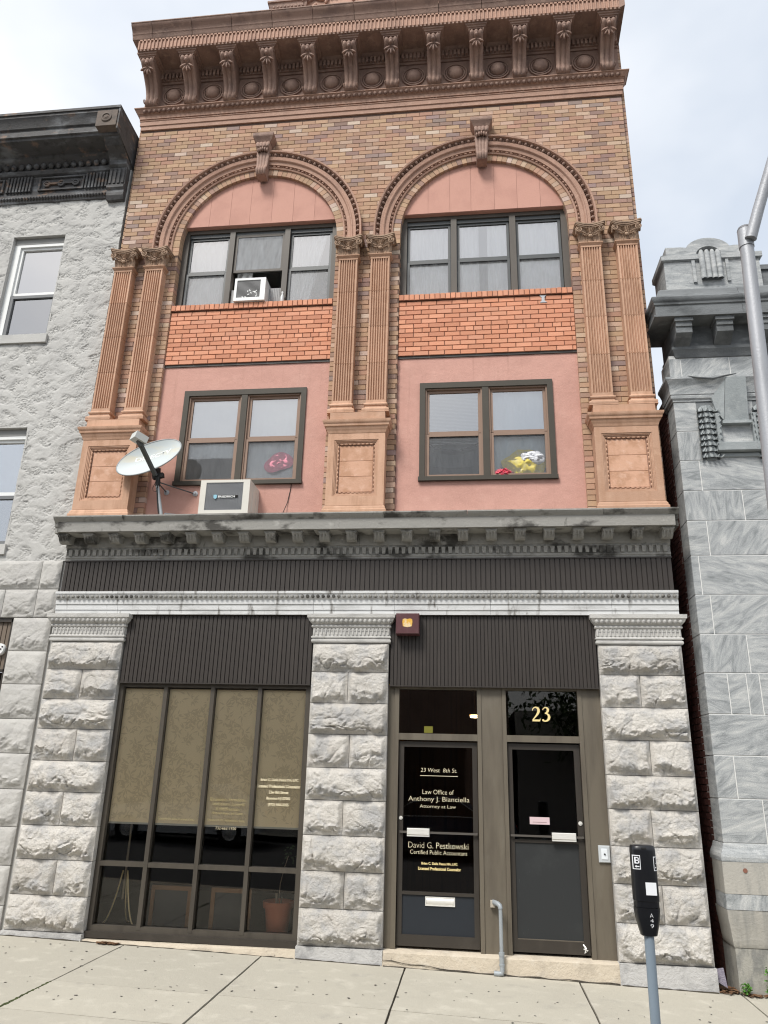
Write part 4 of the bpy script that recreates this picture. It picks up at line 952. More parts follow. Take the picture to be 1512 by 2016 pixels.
for bi, (wx0, wx1) in enumerate(((-3.945, -2.208), (-.655, 1.095))):
    W = node('double_window', BL, ((wx0 + wx1) / 2, .1, 5.46)); xm = (wx0 + wx1) / 2 + (.0 if bi == 0 else -.005); z0, z1 = 5.46, 6.876; t = .072
    q = MB(); q.box(wx0, wx0 + t, .085, .2, z0 + .06, z1); q.box(wx1 - t, wx1, .085, .2, z0 + .06, z1); q.box(wx0 + t, wx1 - t, .085, .2, z1 - .08, z1); q.box(xm - .042, xm + .042, .09, .2, z0 + .06, z1 - .08); q.build('frame', WINTRIM, W)
    q = MB(); q.prism_x([(.2, z0 + .062), (.066, z0 + .056), (.066, z0), (.2, z0)], wx0 - .012, wx1 + .012); q.build('sill', WINTRIM, W)
    for x0, x1 in ((wx0 + t, xm - .042), (xm + .042, wx1 - t)):
        q = MB(); q.box(x0, x0 + .02, .11, .2, z0 + .06, z1 - .08); q.box(x1 - .02, x1, .11, .2, z0 + .06, z1 - .08); q.box(x0 + .02, x1 - .02, .11, .2, z1 - .10, z1 - .08); q.build('window_jamb', SASH, W)
        sash_light(W, x0 + .02, x1 - .02, z0 + .062, 6.145, z1 - .10, .125, SASH, False, GLASS_LO, SCREEN)
        LOW.append((x0 + .02, x1 - .02))
# ------------------------------------------------------------------ things in and on the windows
def drape(x0, x1, z0, z1, y, folds, amp=.022, gather=None, seed=1, nz=14):
    n = int(folds * 8); P = []
    for i in range(n + 1):
        t = i / n; row = []
        for j in range(nz + 1):
            v = j / nz; zz = z0 + (z1 - z0) * v
            g_ = gather(v) if gather else (0, 1); x = x0 + (x1 - x0) * (g_[0] + (g_[1] - g_[0]) * t)
            row.append((x, y + amp * math.sin(t * folds * 2 * math.pi + .6 * float(pn(v * 2, t * 3, seed))) + .008 * float(pn(t * 5, v * 3, seed + 3)), zz))
        P.append(row)
    return MB().grid(P)
def curtain(label, *a, M=CURTAIN, **k): return tag(drape(*a, **k).build('curtain', M, smooth=60), label, 'curtain', 'curtains behind the bay windows')
(l1, l2, l3), (r1, r2, r3) = UPW
curtain('white curtain tied back in the left light above the window air conditioner bay', l1[0], l1[1] + .05, 8.31, 9.6, .268, 5, gather=lambda v: (.02 + .12 * math.exp(-((v - .45) / .14) ** 2) + (.0 if v < .8 else .3 * (v - .8) * 3), 1.0))
curtain('short sheer curtain in the middle light behind the upper air conditioner', l2[0] + .05, l2[0] + .28, 8.6, 9.6, .30, 2)
curtain('white curtain swept to the left in the light right of the upper air conditioner', l3[0], l3[1], 8.31, 9.6, .268, 6, gather=lambda v: (0, .50 + .38 * v))
curtain('white pleated curtain in the left light of the right arched bay', r1[0], r1[1], 8.31, 9.6, .268, 6, seed=5, amp=.02)
curtain('white curtain half at the left of the middle light, right arched bay', r2[0], r2[0] + .32, 8.31, 9.6, .268, 3, seed=8, amp=.02)
curtain('white curtain half at the right of the middle light, right arched bay', r2[0] + .44, r2[1], 8.31, 9.6, .268, 3, seed=9, amp=.02)
curtain('white pleated curtain in the right light of the right arched bay', r3[0], r3[1], 8.31, 9.6, .268, 6, seed=12, amp=.018)
HAZEC = mat('pale_blue_plastic_sheet', (.76, .80, .81), .6, mix=[((.86, .88, .88), 4, .45, .75, None, .6)])
for i, (x0, x1) in enumerate(LOW):
    if i == 0:
        t = tag(drape(x0, x1, 5.88, 6.78, .182, 1.2, amp=.01, seed=20).build('curtain', HAZEC, smooth=60), 'white half-length curtain above the lower air conditioner', 'curtain')
    if i == 1:
        t = tag(drape(x0, x1, 5.5, 6.78, .205, 2, amp=.012, seed=22).build('curtain', HAZEC, smooth=60), 'pale curtain with a pink cloth pressed against it', 'curtain')
        q = MB(); rr = random.Random(3); n, k_ = 22, 9; P = []
        cxp, czp = -2.545, 5.80
        for a in range(n + 1):
            th = 2 * math.pi * a / n; row = []
            for b in range(k_ + 1):
                r = b / k_; rad = .175 * (1 + .18 * math.cos(2 * th - .9) + .10 * math.cos(3 * th + 1)) * r
                row.append((cxp + rad * math.cos(th), .168 - .012 * (1 - r * r) + .016 * float(pn(3 * math.cos(th) * r + 4, 5 * math.sin(th) * r, 8)), czp + rad * .88 * math.sin(th)))
            P.append(row)
        q.grid(P); tag(q.build('pink_cloth', mat('pink_fabric', (.95, .36, .46), .7), smooth=40), 'crumpled pink cloth stuffed behind the lower left window pane', 'cloth')
    if i == 2:
        t = thing('venetian_blind', 'white slatted venetian blind with a sagging cord in the lower right window', 'blind', ((x0 + x1) / 2, .2, 5.9))
        for s in range(36):
            zz = 6.74 - s * .021
            if zz < 6.02: break
            q = MB(); q.hexa([(x0 + .02, .20, zz - .008), (x1 - .02, .20, zz - .008), (x1 - .02, .222, zz + .006), (x0 + .02, .222, zz + .006), (x0 + .02, .20, zz - .006), (x1 - .02, .20, zz - .006), (x1 - .02, .222, zz + .008), (x0 + .02, .222, zz + .008)]); q.build('slat', WHITE, t)
        for s in range(17):
            zz = 6.0 - s * .017; sag = .03
            q = MB(); pts = [(x0 + .02 + (x1 - x0 - .04) * u, .215, zz - (.10 - .004 * s) * math.sin(math.pi * u) * (1 if s > 2 else .4)) for u in np.linspace(0, 1, 11)]
            q.grid([[(p[0], .205, p[2] - .006), (p[0], .225, p[2] + .006)] for p in pts]); q.build('slat', mat('dusty_slat', (.36, .38, .39), .7), t)
        q = MB(); q.tube([(x0 + (x1 - x0) * u, .19, 6.06 - .14 * math.sin(math.pi * (u * .9 + .05))) for u in np.linspace(0, 1, 14)], .007, 5); q.build('cord', BLACKROOM, t)
    if i == 3:
        t = tag(drape(x0, x1, 5.5, 6.78, .225, 2.5, amp=.014, seed=30).build('curtain', mat('blue_grey_sheer', (.62, .70, .74), .8, mix=[((.76, .80, .82), 3, .45, .75, (2, 1, .4), .7)]), smooth=60), 'blue grey sheer curtain behind the yellow bag in the lower right window', 'curtain')
        def lump(cx_, cz_, rx, rz, y, M, name, label, cat, seed, n=24):
            P = []
            for a in range(n + 1):
                th = 2 * math.pi * a / n; row = []
                for b in range(9):
                    r = b / 8; k = 1 + .16 * float(pn(math.cos(th) * 2 + seed, math.sin(th) * 2, seed)); row.append((cx_ + rx * k * r * math.cos(th), y - .05 * (1 - r * r) + .03 * float(pn(4 * r * math.cos(th) + seed, 4 * r * math.sin(th), seed + 1)), max(5.53, cz_ + rz * k * r * math.sin(th))))
                P.append(row)
            return tag(MB().grid(P).build(name, M, smooth=45), label, cat)
        lump(.70, 5.70, .29, .21, .19, mat('yellow_plastic', (.75, .62, .12), .5, mix=[((.68, .62, .36), 14, .5, .7, None, .8)]), 'plastic_bag', 'yellow printed plastic bag inside the lower right window', 'bag', 3)
        lump(.80, 5.78, .17, .10, .165, mat('white_plastic', (.66, .67, .70), .5, mix=[((.2, .22, .3), 30, .6, .7, None, .7)]), 'plastic_bag', 'crumpled white bag with dark print on top of the yellow bag', 'bag', 11)
        lump(.42, 5.57, .14, .075, .165, mat('red_plastic', (.66, .08, .12), .5, mix=[((.7, .68, .68), 9, .55, .65, None, .8)]), 'plastic_bag', 'small red and white bag left of the yellow bag in the window', 'bag', 17)

# ------------------------------------------------------------------ air conditioners
GRILLE = mat('ac_grille', (.10, .105, .11), .6); ACW = mat('ac_casing', (.62, .60, .54), .55, mix=[((.5, .48, .42), 5, .5, .8, None, .5)], spec=.35)
AC = thing('air_conditioner', 'large cream through-wall air conditioner with FRIEDRICH grille resting on the stone ledge', 'air conditioner', (-3.085, -.1, 4.915))
x0, x1, y0, z0, z1 = -3.41, -2.765, -.30, 4.925, 5.375
q = MB(); q.box(x0, x1, y0 + .02, .16, z0, z1); q.box(x0, x0 + .075, y0, y0 + .02, z0, z1); q.box(x1 - .085, x1, y0, y0 + .02, z0, z1); q.box(x0 + .075, x1 - .085, y0, y0 + .02, z0, z0 + .045); q.box(x0 + .075, x1 - .085, y0, y0 + .02, z1 - .035, z1); q.build('casing', ACW, AC)
q = MB(); q.box(x0 + .075, x1 - .085, y0 + .012, y0 + .02, z0 + .045, z1 - .035); q.build('coil', mat('ac_coil', (.10, .105, .112), .55), AC)
q = MB(); nz_ = 26; gx0, gx1, gz0, gz1 = x0 + .075, x1 - .085, z0 + .045, z1 - .035
for i in range(nz_):
    zz = gz0 + (i + .5) * (gz1 - gz0) / nz_; pts = [(gx0 + (gx1 - gx0) * u / 48, zz + (.0045 if u % 2 else -.0045)) for u in range(49)]
    q.grid([[(a, y0 + .004, b - .0022), (a, y0 + .004, b + .0022)] for a, b in pts])
q.build('grille', mat('ac_mesh', (.26, .27, .28), .5, metal=.3), AC, kind='stuff')
q = MB(); q.box(x0 + .265, x0 + .50, y0 - .002, y0 + .003, 5.135, 5.165); q.build('badge_backing', BLACKROOM, AC)
text('FRIEDRICH', -3.165, -2.945, 5.132, 5.160, y0 - .006, WHITE, AC, 'badge_lettering', bold=.03)
q = MB(); q.prism([(-3.225, 5.172), (-3.18, 5.172), (-3.18, 5.135), (-3.20, 5.112), (-3.225, 5.135)], y0 - .006, y0); q.build('badge_shield', mat('badge_blue', (.25, .48, .58), .4), AC)
for k in range(2):
    q = MB(); q.box(x1 - .001, x1 + .004, -.16 + k * .15, -.03 + k * .15, z0 + .06, z1 - .08); q.build('side_panel', ACW, AC)
AC2 = thing('air_conditioner', 'white window air conditioner with a bird-spotted grille in the upper left bay', 'air conditioner', (-3.2, .1, 8.27))
x0, x1, y0, z0, z1 = -3.36, -2.90, .015, 8.275, 8.655
q = MB(); q.box(x0, x1, y0 + .02, .45, z0, z1); q.box(x0, x0 + .035, y0, y0 + .02, z0, z1); q.box(x1 - .075, x1, y0, y0 + .02, z0, z1); q.box(x0 + .035, x1 - .075, y0, y0 + .02, z0, z0 + .05); q.box(x0 + .035, x1 - .075, y0, y0 + .02, z1 - .035, z1); q.build('casing', WHITE, AC2)
q = MB(); 
for i in range(16): zz = z0 + .055 + i * .0185; q.box(x0 + .035, x1 - .075, y0 + .008, y0 + .014, zz, zz + .009)
q.build('grille', mat('ac_louvre', (.24, .24, .24), .6), AC2, kind='stuff')
q = MB(); q.box(x0 + .035, x1 - .075, y0 + .015, y0 + .0195, z0 + .05, z1 - .035); q.build('coil', mat('ac_coil_dark', (.10, .10, .10), .6), AC2)
q = MB(); rr = random.Random(2)
for i in range(12):
    x, zz = x0 + rr.uniform(.12, .34), z0 + rr.uniform(.06, .17); q.ell((x, y0 + .006, zz), (.008, .002, rr.uniform(.008, .024)), 6, 4, Matrix.Rotation(rr.uniform(-1, 1), 3, 'Y'))
q.build('bird_dropping', WHITE, AC2, kind='stuff')
q = MB(); q.box(-3.475, -3.365, .212, .235, 8.28, 8.60); q.box(-2.895, -2.725, .212, .235, 8.28, 8.60)
for i in range(6): q.box(-2.885 + i * .026, -2.873 + i * .026, .206, .214, 8.285, 8.595)
q.build('filler_panel', mat('filler_grey', (.34, .34, .34), .6), AC2)
BT = thing('bottle', 'small clear bottle on the sill right of the upper air conditioner', 'bottle', (-2.66, .12, 8.27))
q = MB(); q.lathe((-2.665, .11, 8.27), [(.001, 0), (.028, .002), (.03, .08), (.024, .11), (.014, .13), (.014, .16)], 12, 'z'); q.build('bottle_body', mat('cloudy_plastic', (.5, .52, .52), .3, spec=.6), BT, smooth=40)
q = MB(); q.lathe((-2.665, .11, 8.43), [(.017, 0), (.017, .022), (.001, .023)], 10, 'z'); q.build('bottle_cap', WHITE, BT)

# ------------------------------------------------------------------ satellite dish
SD = thing('satellite_dish', 'weathered white satellite dish on a grey mast at the left end of the ledge', 'satellite dish', (-3.97, -.22, 4.92))
DISHM = mat('weathered_dish', (.50, .545, .55), .55, mix=[((.60, .56, .43), 2.6, .48, .66, (.5, 1, 2), .85), ((.36, .34, .28), 9, .62, .75, None, .5)], spec=.35)
c_d = Vector((-4.185, -.245, 5.742))
ua = Vector((.42, .0, .11)); ub = Vector((.028, .07, .255))      # half-axes of the rim, tilted up and out
nn = ua.cross(ub).normalized()
if nn.y > 0: nn = -nn
P = []; NR, NA = 8, 48
for i in range(NR + 1):
    r = i / NR; P.append([tuple(c_d + (ua * math.cos(t) + ub * math.sin(t)) * r - nn * .075 * (1 - r * r)) for t in np.linspace(0, 2 * math.pi, NA + 1)])
q = MB(); q.grid(P); q.grid([[tuple(Vector(p) - nn * .012) for p in row] for row in P]); q.build('reflector', DISHM, SD, smooth=60)
q = MB(); q.tube([tuple(c_d + (ua * math.cos(t) + ub * math.sin(t)) * 1.0 - nn * .006) for t in np.linspace(0, 2 * math.pi, NA + 1)], .009, 6, cap=False); q.build('rim', mat('dish_rim', (.32, .34, .35), .6), SD, smooth=60)
def dish_text(body, u0, u1, v0, v1, M):
    cu = bpy.data.curves.new('t', 'FONT'); cu.body = body; cu.size = 1; cu.offset = .03; cu.resolution_u = 3
    o = bpy.data.objects.new('t', cu); me = bpy.data.meshes.new_from_object(o); bpy.data.objects.remove(o)
    vs = np.array([v.co[:] for v in me.vertices]); lo, hi = vs.min(0), vs.max(0); res = []
    for p in vs:
        u = u0 + (p[0] - lo[0]) / (hi[0] - lo[0]) * (u1 - u0); v = v0 + (p[1] - lo[1]) / (hi[1] - lo[1]) * (v1 - v0); r2 = u * u + v * v
        res.append(c_d + ua * u + ub * v - nn * .075 * (1 - r2) + nn * .0012)
    me.vertices.foreach_set('co', np.array([p[:] for p in res]).ravel()); me.update(); return link('dish_lettering', me, M, SD)
dish_text('DIRECTV', -.52, .62, .10, .34, mat('faded_white_print', (.74, .78, .78), .5))
DGREY = mat('dish_arm_grey', (.075, .08, .08), .6)
armb = Vector((-4.05, -.26, 5.47)); armt = Vector((-4.14, -.60, 5.754))
ff = (armt - armb).normalized()
q = MB(); 
def beam(mb, a, b, w_, h_):
    a, b = Vector(a), Vector(b); d = (b - a).normalized(); s = d.cross(Vector((0, 0, 1))).normalized() * w_ / 2; u = s.cross(d).normalized() * h_ / 2
    mb.hexa([tuple(p) for p in (a - s - u, a + s - u, a + s + u, a - s + u, b - s - u, b + s - u, b + s + u, b - s + u)])
beam(q, armb, armt, .052, .035); q.build('feed_arm', DGREY, SD)
q = MB(); tl = Vector((-4.17, -.62, 5.83)); beam(q, tl + Vector((-.05, -.05, .03)), tl + Vector((.055, .075, -.015)), .15, .095); q.build('receiver', mat('receiver_grey', (.52, .54, .52), .6), SD)
q = MB(); beam(q, armt - ff * .02, tl + Vector((0, 0, -.02)), .06, .05); q.build('receiver_bracket', DGREY, SD)
q = MB(); q.tube([(-3.92, -.22, 4.93), (-3.99, -.22, 5.20), (-4.03, -.22, 5.36), (-4.035, -.21, 5.47)], .024, 10); q.build('mast', mat('mast_grey', (.34, .37, .38), .5, metal=.3), SD, smooth=50)
q = MB(); beam(q, (-4.10, -.22, 5.46), (-3.96, -.22, 5.49), .06, .06); q.tube([(-4.02, -.22, 5.34), (-4.03, -.22, 5.45)], .034, 8); beam(q, (-4.04, -.22, 5.45), (-4.09, -.14, 5.60), .07, .07); q.build('clamp', mat('black_clamp', (.018, .018, .018), .6), SD)
q = MB(); q.tube([(-4.0, -.21, 5.39), (-3.64, .11, 5.345)], .008, 6); q.tube([(-4.0, -.21, 5.36), (-4.035, .11, 5.37)], .008, 6); q.build('strut', DGREY, SD)
for x, z_ in ((-3.635, 5.345), (-4.035, 5.37)):
    q = MB(); q.lathe((x, .11, z_), [(.001, -.04), (.014, -.04), (.016, -.02), (.036, -.012), (.036, .004)], 12); q.build('strut_foot', LGREY, SD)
q = MB(); beam(q, (-3.93, -.22, 4.935), (-3.93, .10, 4.945), .09, .02); beam(q, (-3.93, -.10, 5.0), (-3.80, .10, 5.04), .03, .02); q.build('mast_foot', LGREY, SD)
q = MB(); q.tube([(-4.0, -.255, 5.45), (-4.012, -.255, 5.30), (-3.985, -.25, 5.12), (-3.95, -.25, 4.95)], .008, 6); q.tube([(-4.03, -.25, 5.42), (-4.07, -.25, 5.30), (-4.06, -.25, 5.26), (-4.02, -.25, 5.25), (-4.0, -.25, 5.32)], .004, 5); q.build('coax_cable', mat('black_cable', (.015, .015, .015), .5), SD)
q = MB(); q.tube([(-2.335, .106, 5.50), (-2.34, .106, 5.40), (-2.37, .10, 5.20), (-2.415, .05, 5.02), (-2.44, -.02, 4.925)], .005, 5); tag(q.build('cable', MATS['black_cable']), 'thin dark cable hanging from the left window onto the ledge', 'cable')

# ------------------------------------------------------------------ shop front furniture
AB = thing('alarm_box', 'maroon alarm box with a worn yellow badge above the doors', 'alarm box', (-.76, -.05, 3.45))
q = MB(); q.bevbox(-.897, -.622, -.115, .04, 3.455, 3.70, .008); q.build('housing', mat('maroon_plastic', (.085, .030, .034), .5, mix=[((.13, .07, .075), 6, .5, .75, None, .6)], spec=.4), AB)
q = MB(); q.prism([(-.815, 3.63), (-.79, 3.637), (-.76, 3.630), (-.73, 3.637), (-.705, 3.63), (-.70, 3.60), (-.707, 3.545), (-.76, 3.532), (-.813, 3.545), (-.82, 3.60)], -.118, -.114); q.build('badge', mat('worn_yellow', (.66, .38, .06), .6, mix=[((.7, .6, .4), 18, .5, .65, None, .8)]), AB)
DB = thing('door_buzzer', 'small white door buzzer with a black button on the right door post', 'buzzer', (1.365, .07, 1.06))
q = MB(); q.bevbox(1.305, 1.425, .06, .085, 1.062, 1.228, .006); q.build('plate', mat('aluminium_plate', (.55, .58, .60), .4, metal=.2), DB)
q = MB(); q.bevbox(1.332, 1.398, .054, .062, 1.092, 1.198, .003); q.build('face', mat('white_face', (.70, .74, .77), .4), DB)
q = MB(); disc(q, 1.367, 1.145, .052, .009); q.build('button', BLACKROOM, DB)
PI_ = thing('drain_pipe', 'grey galvanised pipe with elbows standing on the doorstep between the doors', 'pipe', (.25, .03, 0))
PG = mat('galvanised_pipe', (.33, .36, .38), .5, metal=.2, mix=[((.22, .24, .26), 8, .5, .75, None, .6)])
q = MB(); q.tube([(.250, -.075, .615), (.252, -.075, .17)], .0195, 12); q.build('pipe', PG, PI_, smooth=50)
q = MB(); q.tube([(.18, .085, .635), (.20, .0, .642), (.225, -.05, .64), (.245, -.072, .628), (.250, -.075, .60)], .025, 12); q.build('elbow', PG, PI_, smooth=50)
q = MB(); q.tube([(.252, -.075, .18), (.253, -.075, .10), (.254, -.076, .04), (.25, -.08, .012), (.22, -.08, .008), (.17, -.08, .01)], .025, 12); q.lathe((.252, -.075, .165), [(.022, 0), (.029, .003), (.029, .035), (.021, .038)], 12, 'z'); q.lathe((.253, -.075, .075), [(.022, 0), (.029, .003), (.029, .02), (.021, .023)], 12, 'z'); q.build('trap', PG, PI_, smooth=50)
q = MB(); q.bevbox(.150, .198, .03, .09, .590, .655, .003); q.build('pipe_block', mat('beige_block', (.42, .38, .32), .7), PI_)

# roller shades with bamboo print
def bamboo_mat():
    M = bpy.data.materials.new('bamboo_print_shade'); M.use_nodes = True; t = M.node_tree; n = t.nodes; l = t.links.new; b = n['Principled BSDF']; b.inputs['Roughness'].default_value = .9
    a = n.new('ShaderNodeAttribute'); a.attribute_name = 'Col'; l(a.outputs['Color'], b.inputs['Base Color']); return M
BAM = mat('shade_cloth', (.93, .81, .575), .9, mix=[((.88, .765, .54), 2.5, .45, .7, None, .6)])
LEAF = mat('shade_print', (.78, .67, .465), .9)
names_ = ('leftmost', 'second', 'third', 'rightmost')
for i in range(4):
    a = xs[i] + (.03 if i else .0) - .01; b = xs[i + 1] - .015; zb = 1.285
    t = thing('roller_shade', 'tan bamboo-print roller shade in the shop window, %s from the left' % ('first', 'second', 'third', 'fourth')[i], 'roller shade', ((a + b) / 2, .2, zb), 'roller shades in the shop window')
    q = MB(); q.box(a, b, .158, .1595, zb, 2.81); q.build('cloth', BAM, t)
    q = MB(); q.box(a, b, .154, .164, zb - .016, zb + .004); q.build('hem_bar', mat('hem_bar', (.5, .5, .46), .5), t)
    q = MB(); rr = random.Random(40 + i); leaf_n = 0.0
    for k in range(120):
        lx, lz = rr.uniform(a + .05, b - .05), rr.uniform(zb + .05, 2.75); base = rr.uniform(0, 6.28)
        for s in range(rr.randint(3, 6)):
            an = base + s * rr.uniform(.6, 1.1); ln = rr.uniform(.05, .105); wd = ln * .11; d = Vector((math.cos(an), math.sin(an))); p = Vector((-d.y, d.x))
            o = Vector((lx, lz)); pts = [o + d * .01, o + d * ln * .45 + p * wd, o + d * ln, o + d * ln * .45 - p * wd]
            if all(a + .004 < v.x < b - .004 and zb + .01 < v.y < 2.80 for v in pts): q.add([(v.x, .1572 - leaf_n, v.y) for v in pts], [(0, 1, 2, 3)]); leaf_n += 2e-6
    q.build('leaf_print', LEAF, t, kind='stuff')
    q = MB(); q.tube([(a, .195, 2.79), (b, .195, 2.79)], .024, 10); q.build('roller', mat('hem_bar', (.5, .5, .46), .5), t)
CS = thing('coat_stand', 'brass coat stand with splayed curved legs behind the left shop window pane', 'coat stand', (-4.06, .36, .17))
BRASS = mat('brass', (.75, .62, .36), .4, metal=.3)
q = MB(); q.tube([(-4.06, .36, .45), (-4.06, .36, 1.55)], .014, 8); q.build('post', mat('dull_brass', (.22, .19, .14), .5, metal=.4), CS)
for dx, dy in ((-.23, -.09), (.26, -.10), (0, .25)):
    q = MB(); pts = [(-4.06 + dx * f_, .36 + dy * f_, .178 + .80 * (1 - f_) ** 2.6) for f_ in np.linspace(1, .12, 12)]; q.tube(pts, .009, 6); q.build('leg', BRASS, CS, smooth=60)
for i, (xa, xb, lab) in enumerate(((-3.70, -3.22, 'wooden picture frame leaning behind the second shop window pane'), (-2.99, -2.52, 'wooden picture frame leaning behind the third shop window pane'))):
    t = thing('picture_frame', lab, 'picture frame', ((xa + xb) / 2, .3, .17), 'frames in the shop window')
    zt = .62; F_ = mat('frame_wood', (.20, .11, .055), .55, mix=[((.14, .075, .04), 6, .5, .75, (1, 1, 8), .6)])
    q = MB(); q.box(xa, xb, .30, .325, zt - .045, zt); q.box(xb - .045, xb, .30, .325, .17, zt - .045) if i == 0 else q.box(xa, xa + .045, .30, .325, .17, zt - .045)
    (q.box(xa, xa + .04, .30, .325, .17, zt - .045) if i == 0 else q.box(xb - .04, xb, .30, .325, .17, zt - .045)); q.build('frame', F_, t)
    q = MB(); q.box(xa + .04, xb - .04, .318, .326, .17, zt - .045); q.build('backing', mat('frame_back', (.045, .05, .055), .8), t)
PP = thing('potted_plant', 'nearly bare plant in a terracotta plastic pot behind the right shop window pane', 'potted plant', (-2.24, .38, .17))
POT = mat('pot_terracotta', (.34, .115, .065), .6)
q = MB(); q.lathe((-2.22, .38, .17), [(.001, .0), (.115, .0), (.15, .27), (.172, .27), (.178, .335), (.165, .335), (.155, .29), (.001, .29)], 24, 'z'); q.build('pot', POT, PP, smooth=35)
q = MB(); q.tube([(-2.24, .38, .45), (-2.25, .38, .58)], .016, 6); q.tube([(-2.20, .38, .45), (-2.19, .39, .54)], .011, 6); q.tube([(-2.22, .38, .46), (-2.21, .36, .68), (-2.17, .36, .86), (-2.13, .35, .98)], .005, 5); q.build('stem', mat('dry_stem', (.22, .18, .13), .9), PP)
q = MB(); rr = random.Random(6)
for i in range(18):
    an = rr.uniform(0, 6.28); c_ = Vector((-2.12 + rr.uniform(-.07, .07), .35 + rr.uniform(-.06, .06), .98 + rr.uniform(-.08, .10))); d = Vector((math.cos(an), math.sin(an) * .5, rr.uniform(-.6, .3))) * .06; s = Vector((-d.z, 0, d.x)) * .28
    q.add([tuple(c_), tuple(c_ + d * .5 + s), tuple(c_ + d), tuple(c_ + d * .5 - s)], [(0, 1, 2, 3)])
q.build('foliage', mat('dull_leaf', (.035, .06, .025), .7), PP)
CL = thing('ceiling_light', 'small warm lit ceiling light seen through the left door glass', 'ceiling light', (.02, 1.6, 2.62))
q = MB(); q.lathe((.02, 1.6, 2.62), [(.001, 0), (.06, .005), (.07, .03), (.06, .04)], 14, 'z'); q.build('globe', emit('lamp_glow', (1, .82, .55), 6), CL)
q = MB(); q.lathe((.02, 1.6, 2.66), [(.075, 0), (.075, .02), (.001, .021)], 14, 'z'); q.tube([(.02, 1.6, 2.68), (.02, 1.6, 3.4)], .008, 6); q.build('mount', BRASS, CL)
# ------------------------------------------------------------------ left neighbour: grey stucco building
LB = thing('stucco_building', 'grey trowelled stucco building with dark pressed-metal cornice at the left edge', 'building', (-6.8, .1, 0))
YL = .09; LX0, LX1 = -9.6, -5.30
wins = [(-7.06, -6.205, 7.90, 9.70), (-7.06, -6.20, 4.66, 6.39)]
def stucco_wall(x0, x1, z0, z1, y, holes, res=.0095):
    nx, nz = int((x1 - x0) / res), int((z1 - z0) / res)
    xs_ = np.linspace(x0, x1, nx + 1); zs_ = np.linspace(z0, z1, nz + 1)
    X, Z = np.meshgrid(xs_, zs_, indexing='ij')
    wx = X + .04 * pn(X * 7, Z * 7, 3); wz = Z + .04 * pn(X * 7, Z * 7, 4)
    n1 = fbm(wx * 4.6, wz * 8.0, 11, 3, .55); n2 = fbm(wx * 8 + 9, wz * 14, 23, 3, .5)
    def terr(n, k):
        t = n * k; f = np.floor(t); fr = t - f; return (f + sstep(.93, 1.0, fr)) / k
    mask = sstep(-.05, .35, pn(X * 5.1, Z * 7.1, 77)); mask2 = sstep(-.05, .3, pn(X * 5.7 + 5, Z * 7.7, 78))
    h = .038 * mask * (terr(n1, 2.4) - n1 * .98) + .030 * mask2 * (terr(n2, 2.6) - n2 * .98) + .001 * n1 + .0018 * fbm(X * 22, Z * 22, 31, 2)
    V = np.stack([X, y - h, Z], -1).reshape(-1, 3)
    idx = np.arange((nx + 1) * (nz + 1)).reshape(nx + 1, nz + 1)
    cx_, cz_ = (xs_[:-1] + xs_[1:]) / 2, (zs_[:-1] + zs_[1:]) / 2; keep = np.ones((nx, nz), bool)
    for a, b, c, d in holes: keep &= ~((cx_[:, None] > a) & (cx_[:, None] < b) & (cz_[None, :] > c) & (cz_[None, :] < d))
    F = np.stack([idx[:-1, :-1], idx[1:, :-1], idx[1:, 1:], idx[:-1, 1:]], -1)[keep]
    me = bpy.data.meshes.new('stucco_wall'); me.from_pydata(V.tolist(), [], F.tolist()); me.polygons.foreach_set('use_smooth', [True] * len(me.polygons)); me.update(); return me
link('wall', stucco_wall(-8.3, LX1, 4.43, 10.42, YL, wins), STUCCO, LB)
q = MB(); q.box(-9.6, -8.3, YL, .3, 4.43, 10.42); q.box(-9.6, LX1 - .02, .3, 10, 10.2, 11.0)
q.box(LX1 - .25, LX1 - .005, YL + .02, 10, -.1, 10.9); q.build('side_wall', STUCCO, LB)
